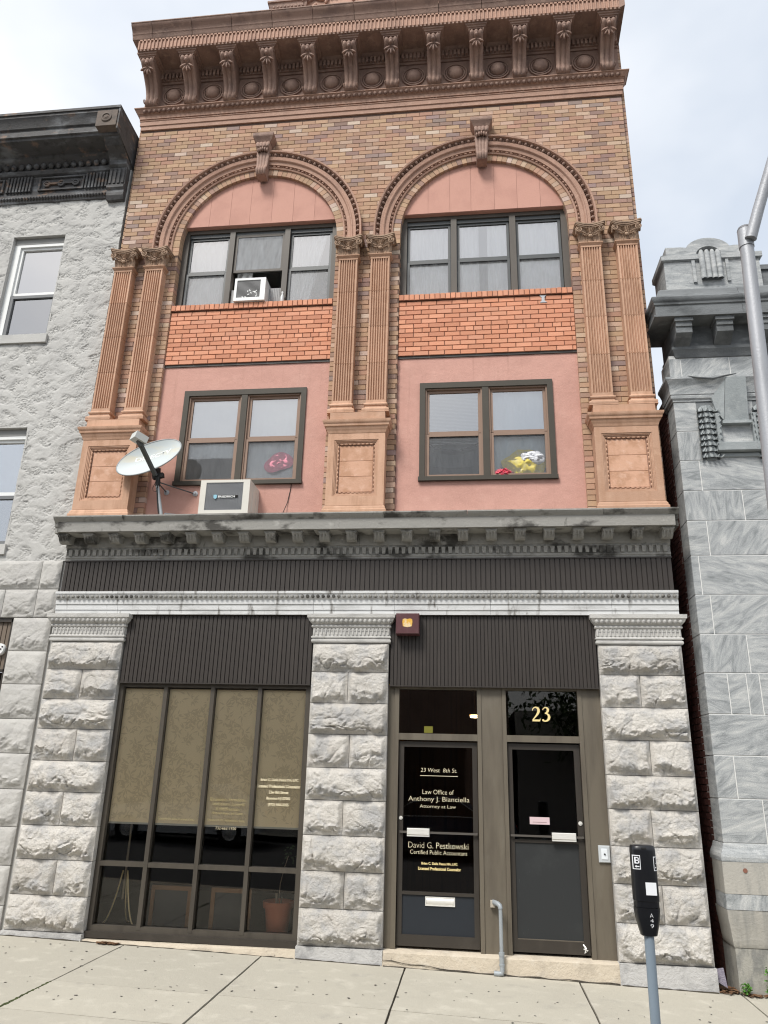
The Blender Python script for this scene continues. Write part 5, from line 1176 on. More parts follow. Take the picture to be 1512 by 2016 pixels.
for (a, b, c, d) in wins:
    W = node('window', LB, ((a + b) / 2, .2, c))
    q = MB(); dp = .26     # reveals
    q.box(a - .02, a, YL + .003, dp, c, d); q.box(b, b + .02, YL + .003, dp, c, d); q.box(a, b, YL + .003, dp, d, d + .02); q.build('reveal', STUCCO, W)
    q = MB(); q.box(a - .03, b + .035, YL - .035, dp, c - .14, c - .0); q.build('sill', STUCCO, W)
    q = MB(); t = .05; q.box(a, b, .155, .26, d - .10, d); q.build('head_board', mat('grey_wood', (.30, .30, .29), .8), W)
    q = MB(); q.box(a, a + .10, .16, .26, c, d - .10); q.box(b - .03, b, .16, .26, c, d - .10); q.box(a + .10, b - .03, .16, .26, d - .15, d - .10); q.box(a + .10, b - .03, .16, .26, c, c + .03); q.build('frame', WHITE, W)
    zm = c + (d - c) * .435; x0, x1 = a + .10, b - .03
    q = MB(); q.box(x0, x0 + t * .8, .19, .25, zm, d - .15); q.box(x1 - t * .6, x1, .19, .25, zm, d - .15); q.box(x0 + t * .8, x1 - t * .6, .19, .25, zm - .02, zm + .035); q.box(x0 + t * .8, x1 - t * .6, .19, .25, d - .19, d - .15); q.build('sash', WHITE, W)
    q = MB(); q.box(x0, x0 + .05, .17, .23, c + .03, zm - .02); q.box(x1 - .03, x1, .17, .23, c + .03, zm - .02); q.box(x0 + .05, x1 - .03, .17, .23, c + .03, c + .075); q.box(x0 + .05, x1 - .03, .17, .23, zm - .07, zm - .022); q.build('sash', mat('grey_aluminium', (.16, .165, .17), .5), W)
    q = MB(); q.box(x0 + .04, x1 - .03, .22, .2205, zm + .035, d - .19); q.build('pane', GLASS_NB, W); q = MB(); q.box(x0 + .05, x1 - .03, .20, .2005, c + .075, zm - .07); q.build('pane', GLASS_UP, W)
    q = MB(); q.add([(x0 - .1, .4, c), (x1 + .1, .4, c), (x1 + .1, 1.4, c), (x0 - .1, 1.4, c), (x0 - .1, .4, d), (x1 + .1, .4, d), (x1 + .1, 1.4, d), (x0 - .1, 1.4, d)], [(1, 2, 6, 5), (2, 3, 7, 6), (3, 0, 4, 7), (4, 5, 6, 7), (3, 2, 1, 0)]); q.build('room', ROOM, W)
    hi_ = d > 8
    o = drape(x0, x1, zm + .0 if not hi_ else c + .1, d - .15, .262, 3, amp=.010, seed=int(d * 7)).build('curtain' if hi_ else 'window_blind', mat('left_window_cloth', (.66, .73, .78), .8, mix=[((.78, .83, .85), 3, .45, .75, (1, 1, 2), .6)]), smooth=60)
    tag(o, 'pale curtain in the upper window of the grey stucco building' if hi_ else 'pale blind in the lower window of the grey stucco building', 'curtain' if hi_ else 'blind')
# scored blocks below
def soft_block(x0, x1, z0, z1, y, seed):
    return rock_block(x0, x1, z0, z1, y, seed, .034, .012)
BZ = [-.05, .37, .785, 1.198, 1.613, 2.017, 2.42, 2.838, 3.248, 3.672]
for r in range(9):
    soft_block(-5.865, -5.335, BZ[r], BZ[r + 1], YL - .012, 300 + r).build('stucco_block', BLOCKSTUCCO, LB, smooth=45)
for r, (za, zb, cuts) in enumerate(((3.675, 4.047, [-8.3, -7.2, -6.05, -5.605, -5.32]), (4.05, 4.432, [-8.3, -7.0, -6.25, -5.60, -5.32]))):
    for i in range(len(cuts) - 1): soft_block(cuts[i], cuts[i + 1], za, zb, YL - .012, 330 + r * 10 + i).build('stucco_block', BLOCKSTUCCO, LB, smooth=45)
q = MB(); q.box(-9.6, -5.34, YL + .02, .3, 3.67, 4.44); q.box(-5.855, -5.34, YL + .02, .3, -.1, 3.67); q.build('block_joint', mat('dark_joint_mortar', (.16, .155, .145), .95), LB)  # dark grey mortar seen between the blocks
q = ribbed(-7.2, -5.90, 3.02, 3.62, .13, .062); q.build('ribbed_panel', mat('taupe_ribbed_metal', (.17, .135, .105), .6), LB)
q = MB(); q.box(-7.2, -5.88, .10, .16, 2.99, 3.02); q.box(-5.90, -5.866, .1, .25, -.1, 3.66); q.box(-7.2, -5.866, .10, .2, 3.62, 3.67); q.build('panel_trim', BRONZE_DK, LB)
q = MB(); q.box(-7.2, -5.9, .2, .22, .0, 2.99); q.build('shop_glass', mat('black_glass', (.01, .01, .011), .1, spec=.5), LB)
q = MB(); q.lathe((-5.995, .10, 3.27), [(.001, -.02), (.065, -.02), (.075, 0), (.075, .05)], 18); q.build('number_disc', WHITE, LB)
for dx, dz in ((.03, .0), (-.02, .03), (-.01, -.035), (.045, .03)):
    q = MB(); disc(q, -5.995 + dx, 3.27 + dz, .08, .010, 8); q.build('disc_hole', BLACKROOM, LB)
# cornice
LC = node('metal_cornice', LB, (-6.8, 0, 10.4))
path = [(-9.6, .1), (-5.33, .1)]
q = MB(); q.sweep(path, [(0, 10.33), (.03, 10.34), (.04, 10.38), (.06, 10.42), (.06, 10.45), (.03, 10.46), (.03, 10.50), (.01, 10.51), (.01, 10.86), (.05, 10.88), (.07, 10.92), (.07, 10.95), (.04, 10.96), (.04, 11.02), (.10, 11.06), (.16, 11.10), (.17, 11.14), (.46, 11.16), (.47, 11.20), (.50, 11.205), (.50, 11.30), (.47, 11.31), (.48, 11.345), (.51, 11.36), (.53, 11.42), (.57, 11.50), (.58, 11.51), (.58, 11.55), (0, 11.62)]); q.build('cornice_run', IRONC, LC, smooth=25)
for x0, x1 in ((-6.82, -6.05), (-8.2, -7.42)):
    q = MB()
    for (a, b, za, zb) in ((x0, x1, 10.56, 10.585), (x0, x1, 10.80, 10.825), (x0, x0 + .03, 10.585, 10.80), (x1 - .03, x1, 10.585, 10.80), (x0 + .12, x1 - .12, 10.675, 10.705)): q.box(a, b, .055, .1, za, zb)
    for x in (x0 + .14, (x0 + x1) / 2, x1 - .14): q.lathe((x, .085, 10.69), [(.06, .01), (.06, -.03), (.035, -.035), (.03, -.01), (.001, -.02)], 12)
    q.build('frieze_panel', IRONC, LC)
q = MB()
for s in ((-6.02, -5.64), (-7.36, -6.88)):
    n = 7 if s[0] > -6.5 else 8
    for i in range(n): x = s[0] + i * .056; q.box(x, x + .03, .045, .1, 10.55, 10.84)
q.build('triglyph', IRONC, LC, kind='stuff')
q = MB()
for i in range(22): x = -8.3 + i * .128; q.ell((x, .02, 11.01), (.045, .04, .055), 8, 5)
for i in range(60): x = -8.3 + i * .05; q.ell((x, .045, 10.40), (.022, .03, .03), 6, 4)
q.build('cornice_drops', IRONC, LC, kind='stuff', smooth=60)
q = MB(); q.prism_x([(.1, 10.26), (.03, 10.26), (.0, 10.32), (.0, 10.42), (-.03, 10.45), (-.03, 10.50), (.0, 10.52), (.0, 10.85), (-.05, 10.88), (-.05, 10.96), (-.14, 11.02), (-.25, 11.06), (-.31, 11.12), (-.36, 11.20), (.1, 11.20)], -5.60, -5.32)
for i in range(4): q.box(-5.585 + i * .07, -5.55 + i * .07, -.02, .05, 10.54, 10.83)
q.build('end_bracket', IRONC, LC)
q = MB(); q.box(-5.66, -5.33, -.505, .0, 11.20, 11.50); q.lathe((-5.50, -.505, 11.36), [(.085, .01), (.085, -.015), (.06, -.02), (.05, -.005), (.02, -.02), (.001, -.02)], 16); q.build('end_block', mat('rusted_block', (.15, .12, .10), .8, mix=[((.07, .065, .06), 5, .45, .7, None, .8), ((.25, .16, .11), 9, .58, .75, None, .7)], bump=[(40, .006, None)]), LC)
q = MB(); q.box(-9.6, -5.30, -.5, .9, 11.555, 11.60); q.hexa([(-5.325, -.49, 11.15), (-5.30, -.49, 11.15), (-5.30, .4, 10.9), (-5.325, .4, 10.9), (-5.325, -.49, 11.56), (-5.30, -.49, 11.56), (-5.30, .4, 11.56), (-5.325, .4, 11.56)]); q.build('roof_edge', IRONC, LC)

# ------------------------------------------------------------------ right neighbour: veined grey marble building
RB = thing('marble_building', 'veined grey marble building with heavy bracketed cornice at the right edge', 'building', (4, 0, 0))
def marble():
    M = bpy.data.materials.new('veined_grey_marble'); M.use_nodes = True; t = M.node_tree; n = t.nodes; l = t.links.new; b = n['Principled BSDF']; b.inputs['Roughness'].default_value = .7; b.inputs['Specular IOR Level'].default_value = .3
    tc = n.new('ShaderNodeTexCoord'); oi = n.new('ShaderNodeObjectInfo'); mp = n.new('ShaderNodeMapping')
    l(tc.outputs['Object'], mp.inputs[0]); mr = n.new('ShaderNodeMapRange'); mq = n.new('ShaderNodeMath'); mq.operation = 'POWER'; mq.inputs[1].default_value = 2.2; l(oi.outputs['Random'], mq.inputs[0]); l(mq.outputs[0], mr.inputs[0]); mr.inputs[3].default_value = -.2; mr.inputs[4].default_value = 1.5
    cx = n.new('ShaderNodeCombineXYZ'); l(mr.outputs[0], cx.inputs[1]); l(cx.outputs[0], mp.inputs['Rotation'])
    ml = n.new('ShaderNodeMath'); ml.operation = 'MULTIPLY'; ml.inputs[1].default_value = 83; l(oi.outputs['Random'], ml.inputs[0]); cl = n.new('ShaderNodeCombineXYZ'); l(ml.outputs[0], cl.inputs[0]); l(ml.outputs[0], cl.inputs[2]); l(cl.outputs[0], mp.inputs['Location'])
    sc = n.new('ShaderNodeVectorMath'); sc.operation = 'MULTIPLY'; sc.inputs[1].default_value = (1.0, 1.0, 4.2); l(mp.outputs[0], sc.inputs[0])
    z1 = n.new('ShaderNodeTexNoise'); z1.inputs['Scale'].default_value = 2.7; z1.inputs['Detail'].default_value = 6; z1.inputs['Roughness'].default_value = .66; z1.inputs['Distortion'].default_value = 1.3; l(sc.outputs[0], z1.inputs['Vector'])
    r = n.new('ShaderNodeValToRGB'); e = r.color_ramp.elements; e[0].position = .30; e[0].color = (.19, .205, .21, 1); e[1].position = .72; e[1].color = (.52, .525, .51, 1); k = e.new(.5); k.color = (.35, .365, .37, 1); l(z1.outputs[0], r.inputs[0])
    z2 = n.new('ShaderNodeTexNoise'); z2.inputs['Scale'].default_value = 90; z2.inputs['Detail'].default_value = 3; l(tc.outputs['Object'], z2.inputs['Vector'])
    x = n.new('ShaderNodeMix'); x.data_type = 'RGBA'; x.blend_type = 'OVERLAY'; x.inputs[0].default_value = .35; l(r.outputs[0], x.inputs[6]); l(z2.outputs[0], x.inputs[7]); l(x.outputs[2], b.inputs['Base Color'])
    bp = n.new('ShaderNodeBump'); bp.inputs['Distance'].default_value = .004; l(z2.outputs[0], bp.inputs['Height']); l(bp.outputs[0], b.inputs['Normal'])
    return M
MARB = marble(); MDARK = mat('sooty_marble', (.16, .17, .175), .75, mix=[((.075, .08, .083), 2.5, .42, .7, (1, 1, 2), .85), ((.30, .315, .32), 5, .56, .78, (.6, 1, 2), .8)], bump=[(50, .005, None)], jit=.12)
WMORT = mat('white_mortar', (.70, .70, .68), .9)
BASEM = mat('base_marble', (.36, .345, .31), .8, mix=[((.24, .24, .225), 3, .45, .7, (3, 1, .4), .8), ((.46, .44, .39), 6, .5, .8, None, .6)], bump=[(40, .006, None)], jit=.08)
RX = 2.575; RXE = 6.4
q = MB(); q.box(RX + .006, RXE, .006, .4, 1.2, 7.1); q.build('mortar_core', WMORT, RB)
RZ = [1.302, 1.737, 2.173, 2.607, 3.053, 3.486, 3.945, 4.415, 4.848, 5.232, 5.627, 6.022, 6.43]
fcuts = [[3.02, 4.1, 5.3], [2.78, 3.7, 4.9], [3.4, 4.6], [2.82, 3.02, 3.16, 4.2], [3.08, 4.3], [2.74, 3.6, 4.8], [2.66, 3.9, 5.1], [2.80, 4.0, 5.2], [3.25, 4.5], [2.80, 4.0, 5.2], None, None]
def mblock(a, b, za, zb, side): 
    q = MB(); j = .0055; y = random.uniform(-.001, .001); q.bevbox(a + (0 if side else j), b - j, y, .30 if side else .2, za + j, zb - j, .003); return q
for r in range(12):
    za, zb = RZ[r], RZ[r + 1]
    cuts = fcuts[r] if fcuts[r] is not None else [2.845, 3.05, 3.52, 3.72, 4.9] if r >= 10 else []
    c_ = [RX] + cuts + [RXE]
    for i in range(len(c_) - 1):
        if r >= 10 and 2.84 < c_[i] < 3.6 : continue
        mblock(c_[i], c_[i + 1], za, zb, i == 0).build('marble_block', MARB, RB)
    # quoin return on the side wall
# course above the belt
for (a, b) in ((RX, 2.72), (2.72, 3.32), (3.32, 4.3), (4.3, RXE)): mblock(a, b, 6.752, 7.06, a == RX).build('marble_block', MARB, RB)
# side wall with brick, and quoins with shade put into their colour
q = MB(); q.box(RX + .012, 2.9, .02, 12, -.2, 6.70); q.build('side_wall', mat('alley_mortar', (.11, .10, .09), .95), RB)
cnt = 0; bm = {}
zz = -.1; row = 0
while zz < 6.6:
    qs = None
    for r in range(12):
        if RZ[r] <= zz < RZ[r + 1]: qs = r
    yq = .30 if (qs is not None and qs % 2 == 0) else .16
    y = yq if zz > 1.3 else .16
    y += (.11 if row % 2 else 0) * 0
    yy = y - (.10 if row % 2 else 0)
    while yy < 1.5:
        ya, yb = max(y, yy) + .004, min(yy + .205, 1.6)
        if yb - ya > .03:
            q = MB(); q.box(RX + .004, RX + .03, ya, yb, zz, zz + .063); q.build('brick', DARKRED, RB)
        yy += .213
    zz += .073; row += 1
    if cnt > 400: break
for r in range(12):
    d_ = .30 if r % 2 == 0 else .16
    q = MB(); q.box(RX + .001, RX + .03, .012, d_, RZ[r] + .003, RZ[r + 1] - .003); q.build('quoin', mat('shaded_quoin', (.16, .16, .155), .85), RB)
# water table and base
path = [(RX, .35), (RX, .0), (RXE, .0)]
q = MB(); q.sweep(path, [(-.05, 1.13), (.05, 1.13), (.052, 1.17), (.045, 1.20), (.02, 1.25), (.004, 1.30), (-.05, 1.302)]); q.build('water_table', MARB, RB)
for (a, b) in ((RX, 4.2), (4.2, RXE)):
    q = MB(); q.prism_x([(.3, .83), (-.05, .83), (-.05, 1.127), (.3, 1.127)], a - (.05 if a == RX else 0), b - .004); q.build('base_block', BASEM, RB)
    q = MB(); q.prism_x([(.3, .685), (-.05, .685), (-.05, .826), (.3, .826)], a - (.05 if a == RX else 0), b - .5); q.build('base_block', MARB, RB)
q = MB(); q.prism_x([(.3, .685), (-.05, .685), (-.05, .826), (.3, .826)], RXE - .5, RXE); q.build('base_block', MARB, RB)
q = MB(); q.sweep(path, [(-.05, .338), (.005, .338), (.015, .36), (.02, .42), (.03, .50), (.045, .60), (.05, .68), (-.05, .682)]); q.build('base_moulding', BASEM, RB, smooth=40)
q = MB(); q.sweep([(RX, .4), (RX, .0), (RXE, .0)], [(-.05, -.25), (.0, -.25), (.0, .334), (-.05, .334)]); q.build('base_course', mat('striped_base_marble', (.33, .32, .285), .8, mix=[((.19, .19, .18), 4, .45, .62, (2.2, 1, .7), .85), ((.44, .42, .37), 9, .55, .8, None, .6)], bump=[(40, .006, None)]), RB)
q = MB(); disc(q, 2.745, 1.05, -.05, .022); q.build('rust_plug', mat('rusty_plug', (.22, .10, .07), .8), RB)
# belt course, niche, keystone, garlands
q = MB(); q.sweep(path, [(-.05, 6.43), (.01, 6.43), (.012, 6.45), (.03, 6.47), (.035, 6.50), (.03, 6.515), (.04, 6.52), (.045, 6.64), (.05, 6.65), (.065, 6.69), (.085, 6.72), (.085, 6.75), (-.05, 6.752)]); q.build('belt_course', MARB, RB, smooth=25)
CARV = mat('carved_grey_marble', (.30, .325, .33), .75, mix=[((.20, .22, .225), 4, .45, .7, None, .7), ((.40, .42, .42), 9, .5, .75, None, .6)], bump=[(50, .005, None)], jit=.1)
q = MB(); q.box(3.05, 3.52, .001, .2, 5.62, 6.43); q.build('niche_back', MARB, RB)
q = MB(); q.box(2.845, 3.72, .004, .2, 5.627, 6.43); q.build('niche_ground', MDARK, RB)
for (a, b, za, zb, y) in ((3.045, 3.10, 5.84, 6.24, -.055), (3.47, 3.525, 5.84, 6.24, -.055), (3.02, 3.55, 5.72, 5.835, -.085), (3.06, 3.51, 5.66, 5.715, -.02)):
    q = MB(); q.bevbox(a, b, y, .05, za, zb, .008); q.build('niche_frame', CARV, RB)
q = MB(); q.hexa([(3.14, -.06, 6.13), (3.43, -.06, 6.13), (3.43, .05, 6.13), (3.14, .05, 6.13), (3.20, -.13, 6.70), (3.44, -.13, 6.70), (3.44, .05, 6.70), (3.20, .05, 6.70)]); q.build('keystone', CARV, RB)
q = MB(); q.hexa([(3.07, -.03, 6.28), (3.136, -.055, 6.14), (3.136, .05, 6.14), (3.07, .05, 6.28), (3.03, -.04, 6.46), (3.194, -.115, 6.68), (3.194, .05, 6.68), (3.03, .05, 6.46)]); q.build('keystone_wing', CARV, RB)
q = MB(); q.box(3.115, 3.455, -.075, .03, 6.09, 6.128); q.build('keystone_foot', CARV, RB)
q = MB(); q.tube([(2.76, -.08, 6.757), (2.90, -.10, 6.715), (3.05, -.115, 6.69), (3.2, -.135, 6.715), (3.34, -.105, 6.757)], [.006, .012, .014, .012, .006], 6); q.build('torn_flashing', MDARK, RB)
for gx in (2.955, 3.615):
    q = MB(); rr = random.Random(int(gx * 100)); zz = 6.36
    while zz > 5.66:
        for i in (-2, 2, -1, 1, 0):
            q2 = MB(); petal(q2, (0, 0, 0), .075, .10, .035, i * .045 + rr.uniform(-.01, .01), .05)
            q.add([(gx + i * .022 + x, -.012 + y - .012 * (2 - abs(i)), zz - z + rr.uniform(-.004, .004)) for x, y, z in q2.v], q2.f)
        zz -= .078
    q.box(gx - .06, gx + .06, -.01, .05, 5.63, 6.37); q.build('leaf_garland', CARV, RB, smooth=50, kind='stuff')
# cornice
path2 = [(RX + .10, .45), (RX + .10, .0), (RXE, .0)]
q = MB(); q.sweep(path2, [(-.05, 7.062), (.01, 7.062), (.02, 7.08), (.03, 7.12), (.06, 7.16), (.06, 7.20), (.04, 7.205), (.04, 7.50), (.30, 7.505), (.30, 7.53), (-.05, 7.56)]); q.build('bed_moulding', MDARK, RB, smooth=25)
crowns = [2.575, 3.46, 4.9, 6.4]
cpf2 = [(-.05, 7.53), (.30, 7.53), (.30, 7.66), (.315, 7.67), (.32, 7.70), (.335, 7.715), (.345, 7.74), (.345, 7.765), (.33, 7.785), (.28, 7.79), (.26, 7.83), (.23, 7.90), (.22, 7.94), (.19, 7.97), (.17, 7.99), (-.05, 8.0)]
q = MB(); q.sweep([(RX + .12, .45), (RX + .12, .0), (3.46, .0)], cpf2); q.build('crown_block', MDARK, RB, smooth=25)
q = MB(); q.sweep([(3.464, .0), (4.9, .0)], cpf2); q.build('crown_block', MDARK, RB, smooth=25)
q = MB(); q.sweep([(4.904, .0), (6.4, .0)], cpf2); q.build('crown_block', MDARK, RB, smooth=25)
mpoly = [(-.03, 7.50), (-.26, 7.50), (-.26, 7.45), (-.25, 7.445), (-.25, 7.385), (-.235, 7.38), (-.235, 7.30), (-.03, 7.18)]
q = MB(); q.prism_x(mpoly, -.10, .10); q.box(-.115, .115, -.272, -.03, 7.45, 7.50); mm_ = q.mesh('modillion'); mm_.materials.append(MDARK)
for i in range(7): link('modillion', mm_, None, RB, loc=(2.74 + i * .50, 0, 0))
# parapet block with hump and fan panel
q = MB(); q.box(RX + .06, 3.86, -.06, .45, 7.95, 8.495); q.build('parapet_block', MARB, RB)
q = MB(); q.sweep([(RX + .06, .45), (RX + .06, -.06), (3.86, -.06), (3.86, .45)], [(-.06, 8.495), (.01, 8.495), (.035, 8.51), (.035, 8.585), (-.06, 8.59)]); q.build('parapet_band', MARB, RB)
hump = [(RX + .10, 8.59), (3.80, 8.59), (3.80, 8.705), (3.56, 8.72)] + [(3.225 + .30 * math.cos(t), 8.635 + .22 * math.sin(t)) for t in np.linspace(.35, math.pi - .35, 12)] + [(2.89, 8.72), (RX + .10, 8.725)]
ring_in = [(3.225 + .16 * math.cos(t), 8.59 + .13 * math.sin(t)) for t in np.linspace(0, math.pi, 12)]
poly = [(RX + .10, 8.59), (3.065, 8.59)] + ring_in[::-1][1:-1] + [(3.385, 8.59), (3.80, 8.59)] + hump[2:]
q = MB(); q.prism(poly, -.075, .40); q.build('parapet_cap', MARB, RB)
q = MB(); q.box(3.0, 3.45, .0, .4, 8.585, 8.765); q.build('cap_back', MARB, RB)
q = MB()
for i in range(4):
    x = 3.12 + i * .07; q.lathe((x, -.10, 8.185), [(.036, 0), (.036, .40), (.02, .45), (.001, .455)], 10, 'z')
q.box(2.99, 3.03, -.085, .0, 8.155, 8.495); q.box(3.42, 3.46, -.085, .0, 8.155, 8.495); q.build('fan_panel', MARB, RB, smooth=40)
q = MB(); q.box(3.86, RXE, .0, .45, 7.95, 8.345); q.box(3.86, RXE, -.03, .45, 8.345, 8.415); q.build('parapet_wall', MDARK, RB)

# ------------------------------------------------------------------ street furniture
PMET = thing('parking_meter', 'black single-space parking meter on a blue grey pole in front of the right stone pier', 'parking meter', (1.055, -3.5, GZ(1.05)))
MX, MY = 1.055, -3.5
BLK = mat('black_meter_paint', (.0085, .009, .011), .28, spec=.5, mix=[((.018, .018, .02), 4, .5, .8, None, .6)])
def mring(z, w_, d_, fl=.45, n=28, bev=.0):
    P = []
    for i in range(n):
        t = 2 * math.pi * i / n; c_, s_ = math.cos(t), math.sin(t); k = abs(c_) ** 3.2 + abs(s_) ** 3.2; r = k ** (-1 / 3.2); P.append((MX + w_ / 2 * c_ * r, MY + d_ / 2 * s_ * r, z))
    return P
def loft(mb, rings):
    n = len(rings[0]); vs = [p for r in rings for p in r]; fs = [(i * n + j, i * n + (j + 1) % n, (i + 1) * n + (j + 1) % n, (i + 1) * n + j) for i in range(len(rings) - 1) for j in range(n)]
    fs += [tuple(reversed(range(n))), tuple(range((len(rings) - 1) * n, len(rings) * n))]; mb.add(vs, fs); return mb
q = loft(MB(), [mring(1.018, .085, .07), mring(1.022, .098, .08), mring(1.06, .118, .095), mring(1.11, .142, .108), mring(1.155, .154, .115), mring(1.175, .155, .116)]); q.build('vault', BLK, PMET, smooth=35)
q = loft(MB(), [mring(1.178, .150, .112), mring(1.21, .150, .112), mring(1.213, .156, .118), mring(1.50, .153, .116), mring(1.52, .148, .11), mring(1.528, .135, .098), mring(1.531, .11, .08)]); q.build('housing', BLK, PMET, smooth=35)
q = MB(); q.tube([(MX - .006, MY, GZ(1.05) - .02), (MX, MY, 1.02)], .030, 16); q.build('pole', mat('blue_grey_paint', (.20, .25, .30), .5, mix=[((.16, .20, .24), 6, .5, .8, (1, 1, .4), .5)], spec=.4), PMET, smooth=50)
WST = mat('white_sticker', (.80, .82, .84), .5)
q = MB(); q.box(MX - .008, MX + .056, MY - .0625, MY - .058, 1.249, 1.320); q.build('blank_sticker', WST, PMET)
def on_meter(poly, x, M, name, dy=0.0):      # flat print wrapped on the rounded housing
    q = MB(); P = []
    for (u, zz) in poly:
        xx = x + u; k = min(.999, abs((xx - MX) / .0775)); yy = MY - .0585 * (1 - k ** 3.2) ** (1 / 3.2) - .0012 - dy; P.append((xx, yy, zz))
    q.add(P, [tuple(range(len(P)))]); q.build(name, M, PMET)
def strip(x, u0, u1, z0, z1, M, name, dy=0.0, n=6):
    q = MB(); rows_ = []
    for i in range(n + 1):
        xx = x + u0 + (u1 - u0) * i / n; k = min(.9995, abs((xx - MX) / .0775)); yy = MY - .0585 * (1 - k ** 3.2) ** (1 / 3.2) - .0012 - dy; rows_.append([(xx, yy, z0), (xx, yy, z1)])
    q.grid(rows_); q.build(name, M, PMET)
# left label: B with arrow
strip(MX, -.073, -.028, 1.392, 1.474, WST, 'zone_sticker'); strip(MX, -.069, -.032, 1.397, 1.469, BLK, 'zone_sticker_field', .0006)
for (a, b, c, d) in ((-.063, -.055, 1.425, 1.463), (-.055, -.042, 1.457, 1.463), (-.055, -.042, 1.441, 1.447), (-.055, -.040, 1.425, 1.431), (-.043, -.037, 1.446, 1.459), (-.042, -.035, 1.429, 1.443), (-.055, -.036, 1.406, 1.412)): strip(MX, a, b, c, d, WST, 'zone_letter', .0012, 2)
on_meter([(-.063, 1.409), (-.053, 1.417), (-.053, 1.401)], MX, WST, 'zone_arrow', .0012)
strip(MX, .052, .0768, 1.386, 1.468, WST, 'zone_sticker'); strip(MX, .056, .0765, 1.391, 1.463, BLK, 'zone_sticker_field', .0006)
for (a, b, c, d) in ((.066, .0762, 1.425, 1.432), (.070, .0764, 1.432, 1.458), (.060, .076, 1.402, 1.409)): strip(MX, a, b, c, d, WST, 'zone_letter', .0012, 2)
for ch, zc, hh_ in (('A', 1.137, .022), ('4', 1.108, .018), ('9', 1.078, .022)):
    o = text(ch, MX + .004, MX + .024, zc - hh_ / 2, zc + hh_ / 2, 0, WST, PMET, 'meter_number')
    cc = np.zeros(len(o.data.vertices) * 3); o.data.vertices.foreach_get('co', cc); cc = cc.reshape(-1, 3)
    dpt = np.interp(cc[:, 2], [1.018, 1.06, 1.11, 1.155, 1.175], [.040, .0475, .054, .0575, .058]); cc[:, 1] = MY - dpt - .0018; o.data.vertices.foreach_set('co', cc.ravel())
q = MB(); q.box(MX - .018, MX + .014, MY - .0605, MY - .058, 1.508, 1.519); q.build('sensor_window', mat('smoked_plastic', (.03, .03, .03), .2), PMET)
LPZ = GZ(2.2)
LP = thing('lamp_post', 'tall galvanised street lamp post with an upswept arm at the right edge', 'lamp post', (2.05, -3.5, LPZ))
LG = mat('galvanised_lamp_post', (.36, .37, .39), .5, metal=.25, mix=[((.24, .245, .26), 3.5, .45, .7, (2, 2, .25), .8), ((.50, .51, .53), 7, .55, .8, (1, 1, .3), .5)], bump=[(60, .002, None)])
def lx(z): return 2.268 + (z - 6.0) * .0345
q = MB(); q.tube([(lx(z), -3.5, z) for z in (LPZ - .05, 2, 4, 5, 6.0, 6.07)], [.085, .075, .062, .056, .0525, .0525], 20); q.build('shaft', LG, LP, smooth=50)
q = MB(); q.tube([(lx(6.03), -3.5, 6.04), (lx(6.2), -3.5, 6.215)], .058, 20); q.build('arm_collar', LG, LP, smooth=50)
q = MB(); q.tube([(lx(6.2), -3.5, 6.21), (lx(6.2), -3.5, 6.232)], [.06, .052], 20); q.build('post_cap', mat('cap_grey', (.16, .16, .17), .6), LP, smooth=50)
arm = [(2.285, -3.56, 6.08), (2.36, -3.60, 6.32), (2.60, -3.75, 7.05), (2.86, -3.95, 7.7), (3.2, -4.4, 8.2), (3.5, -5.0, 8.4)]
q = MB(); q.tube(arm, [.046, .045, .042, .039, .035, .03], 16); q.build('arm', LG, LP, smooth=50)
q = MB(); q.ell((3.62, -5.25, 8.42), (.14, .32, .08), 14, 8, Matrix.Rotation(-.4, 3, 'Z')); q.build('lamp_head', LG, LP, smooth=60)
q = MB(); q.lathe((2.05, -3.5, LPZ), [(.16, 0), (.16, .03), (.11, .05), (.10, .2), (.08, .22)], 20, 'z'); q.build('post_base', LG, LP, smooth=40)

# ------------------------------------------------------------------ weeds, litter, paper
GREEN = mat('weed_leaf', (.075, .20, .03), .7, mix=[((.12, .28, .05), 12, .45, .7, None, .8)])
def weed(name, label, cx_, cy_, n, spread, h, seed):
    rr = random.Random(seed); t = thing(name, label, 'weed', (cx_, cy_, GZ(cx_)), 'weeds along the wall foot'); q = MB(); st = MB()
    for i in range(n):
        a = rr.uniform(0, 6.28); r_ = spread * math.sqrt(rr.random()); b = Vector((cx_ + r_ * math.cos(a), cy_ + r_ * .5 * math.sin(a), GZ(cx_) + rr.uniform(.02, h))); d = Vector((rr.uniform(-1, 1), rr.uniform(-1, .2), rr.uniform(-.2, .8))).normalized() * rr.uniform(.018, .034)
        s = d.cross(Vector((rr.uniform(-1, 1), rr.uniform(-1, 1), rr.uniform(-1, 1)))).normalized() * d.length * .35
        q.add([tuple(b), tuple(b + d * .5 + s), tuple(b + d), tuple(b + d * .5 - s)], [(0, 1, 2, 3)])
    for i in range(10): a = rr.uniform(0, 6.28); st.tube([(cx_, cy_, GZ(cx_) - .01), (cx_ + spread * .6 * math.cos(a), cy_ + .3 * spread * math.sin(a), GZ(cx_) + h * rr.uniform(.5, .9))], .0022, 4)
    q.build('leaves', GREEN, t); st.build('stem', GREEN, t); return t
weed('weed', 'small green weed at the corner foot of the marble building', 2.615, -.06, 90, .045, .10, 1)
weed('weed', 'larger green weed growing against the marble base at the right edge', 2.93, -.08, 420, .13, .26, 2)
q = MB(); rr = random.Random(8)
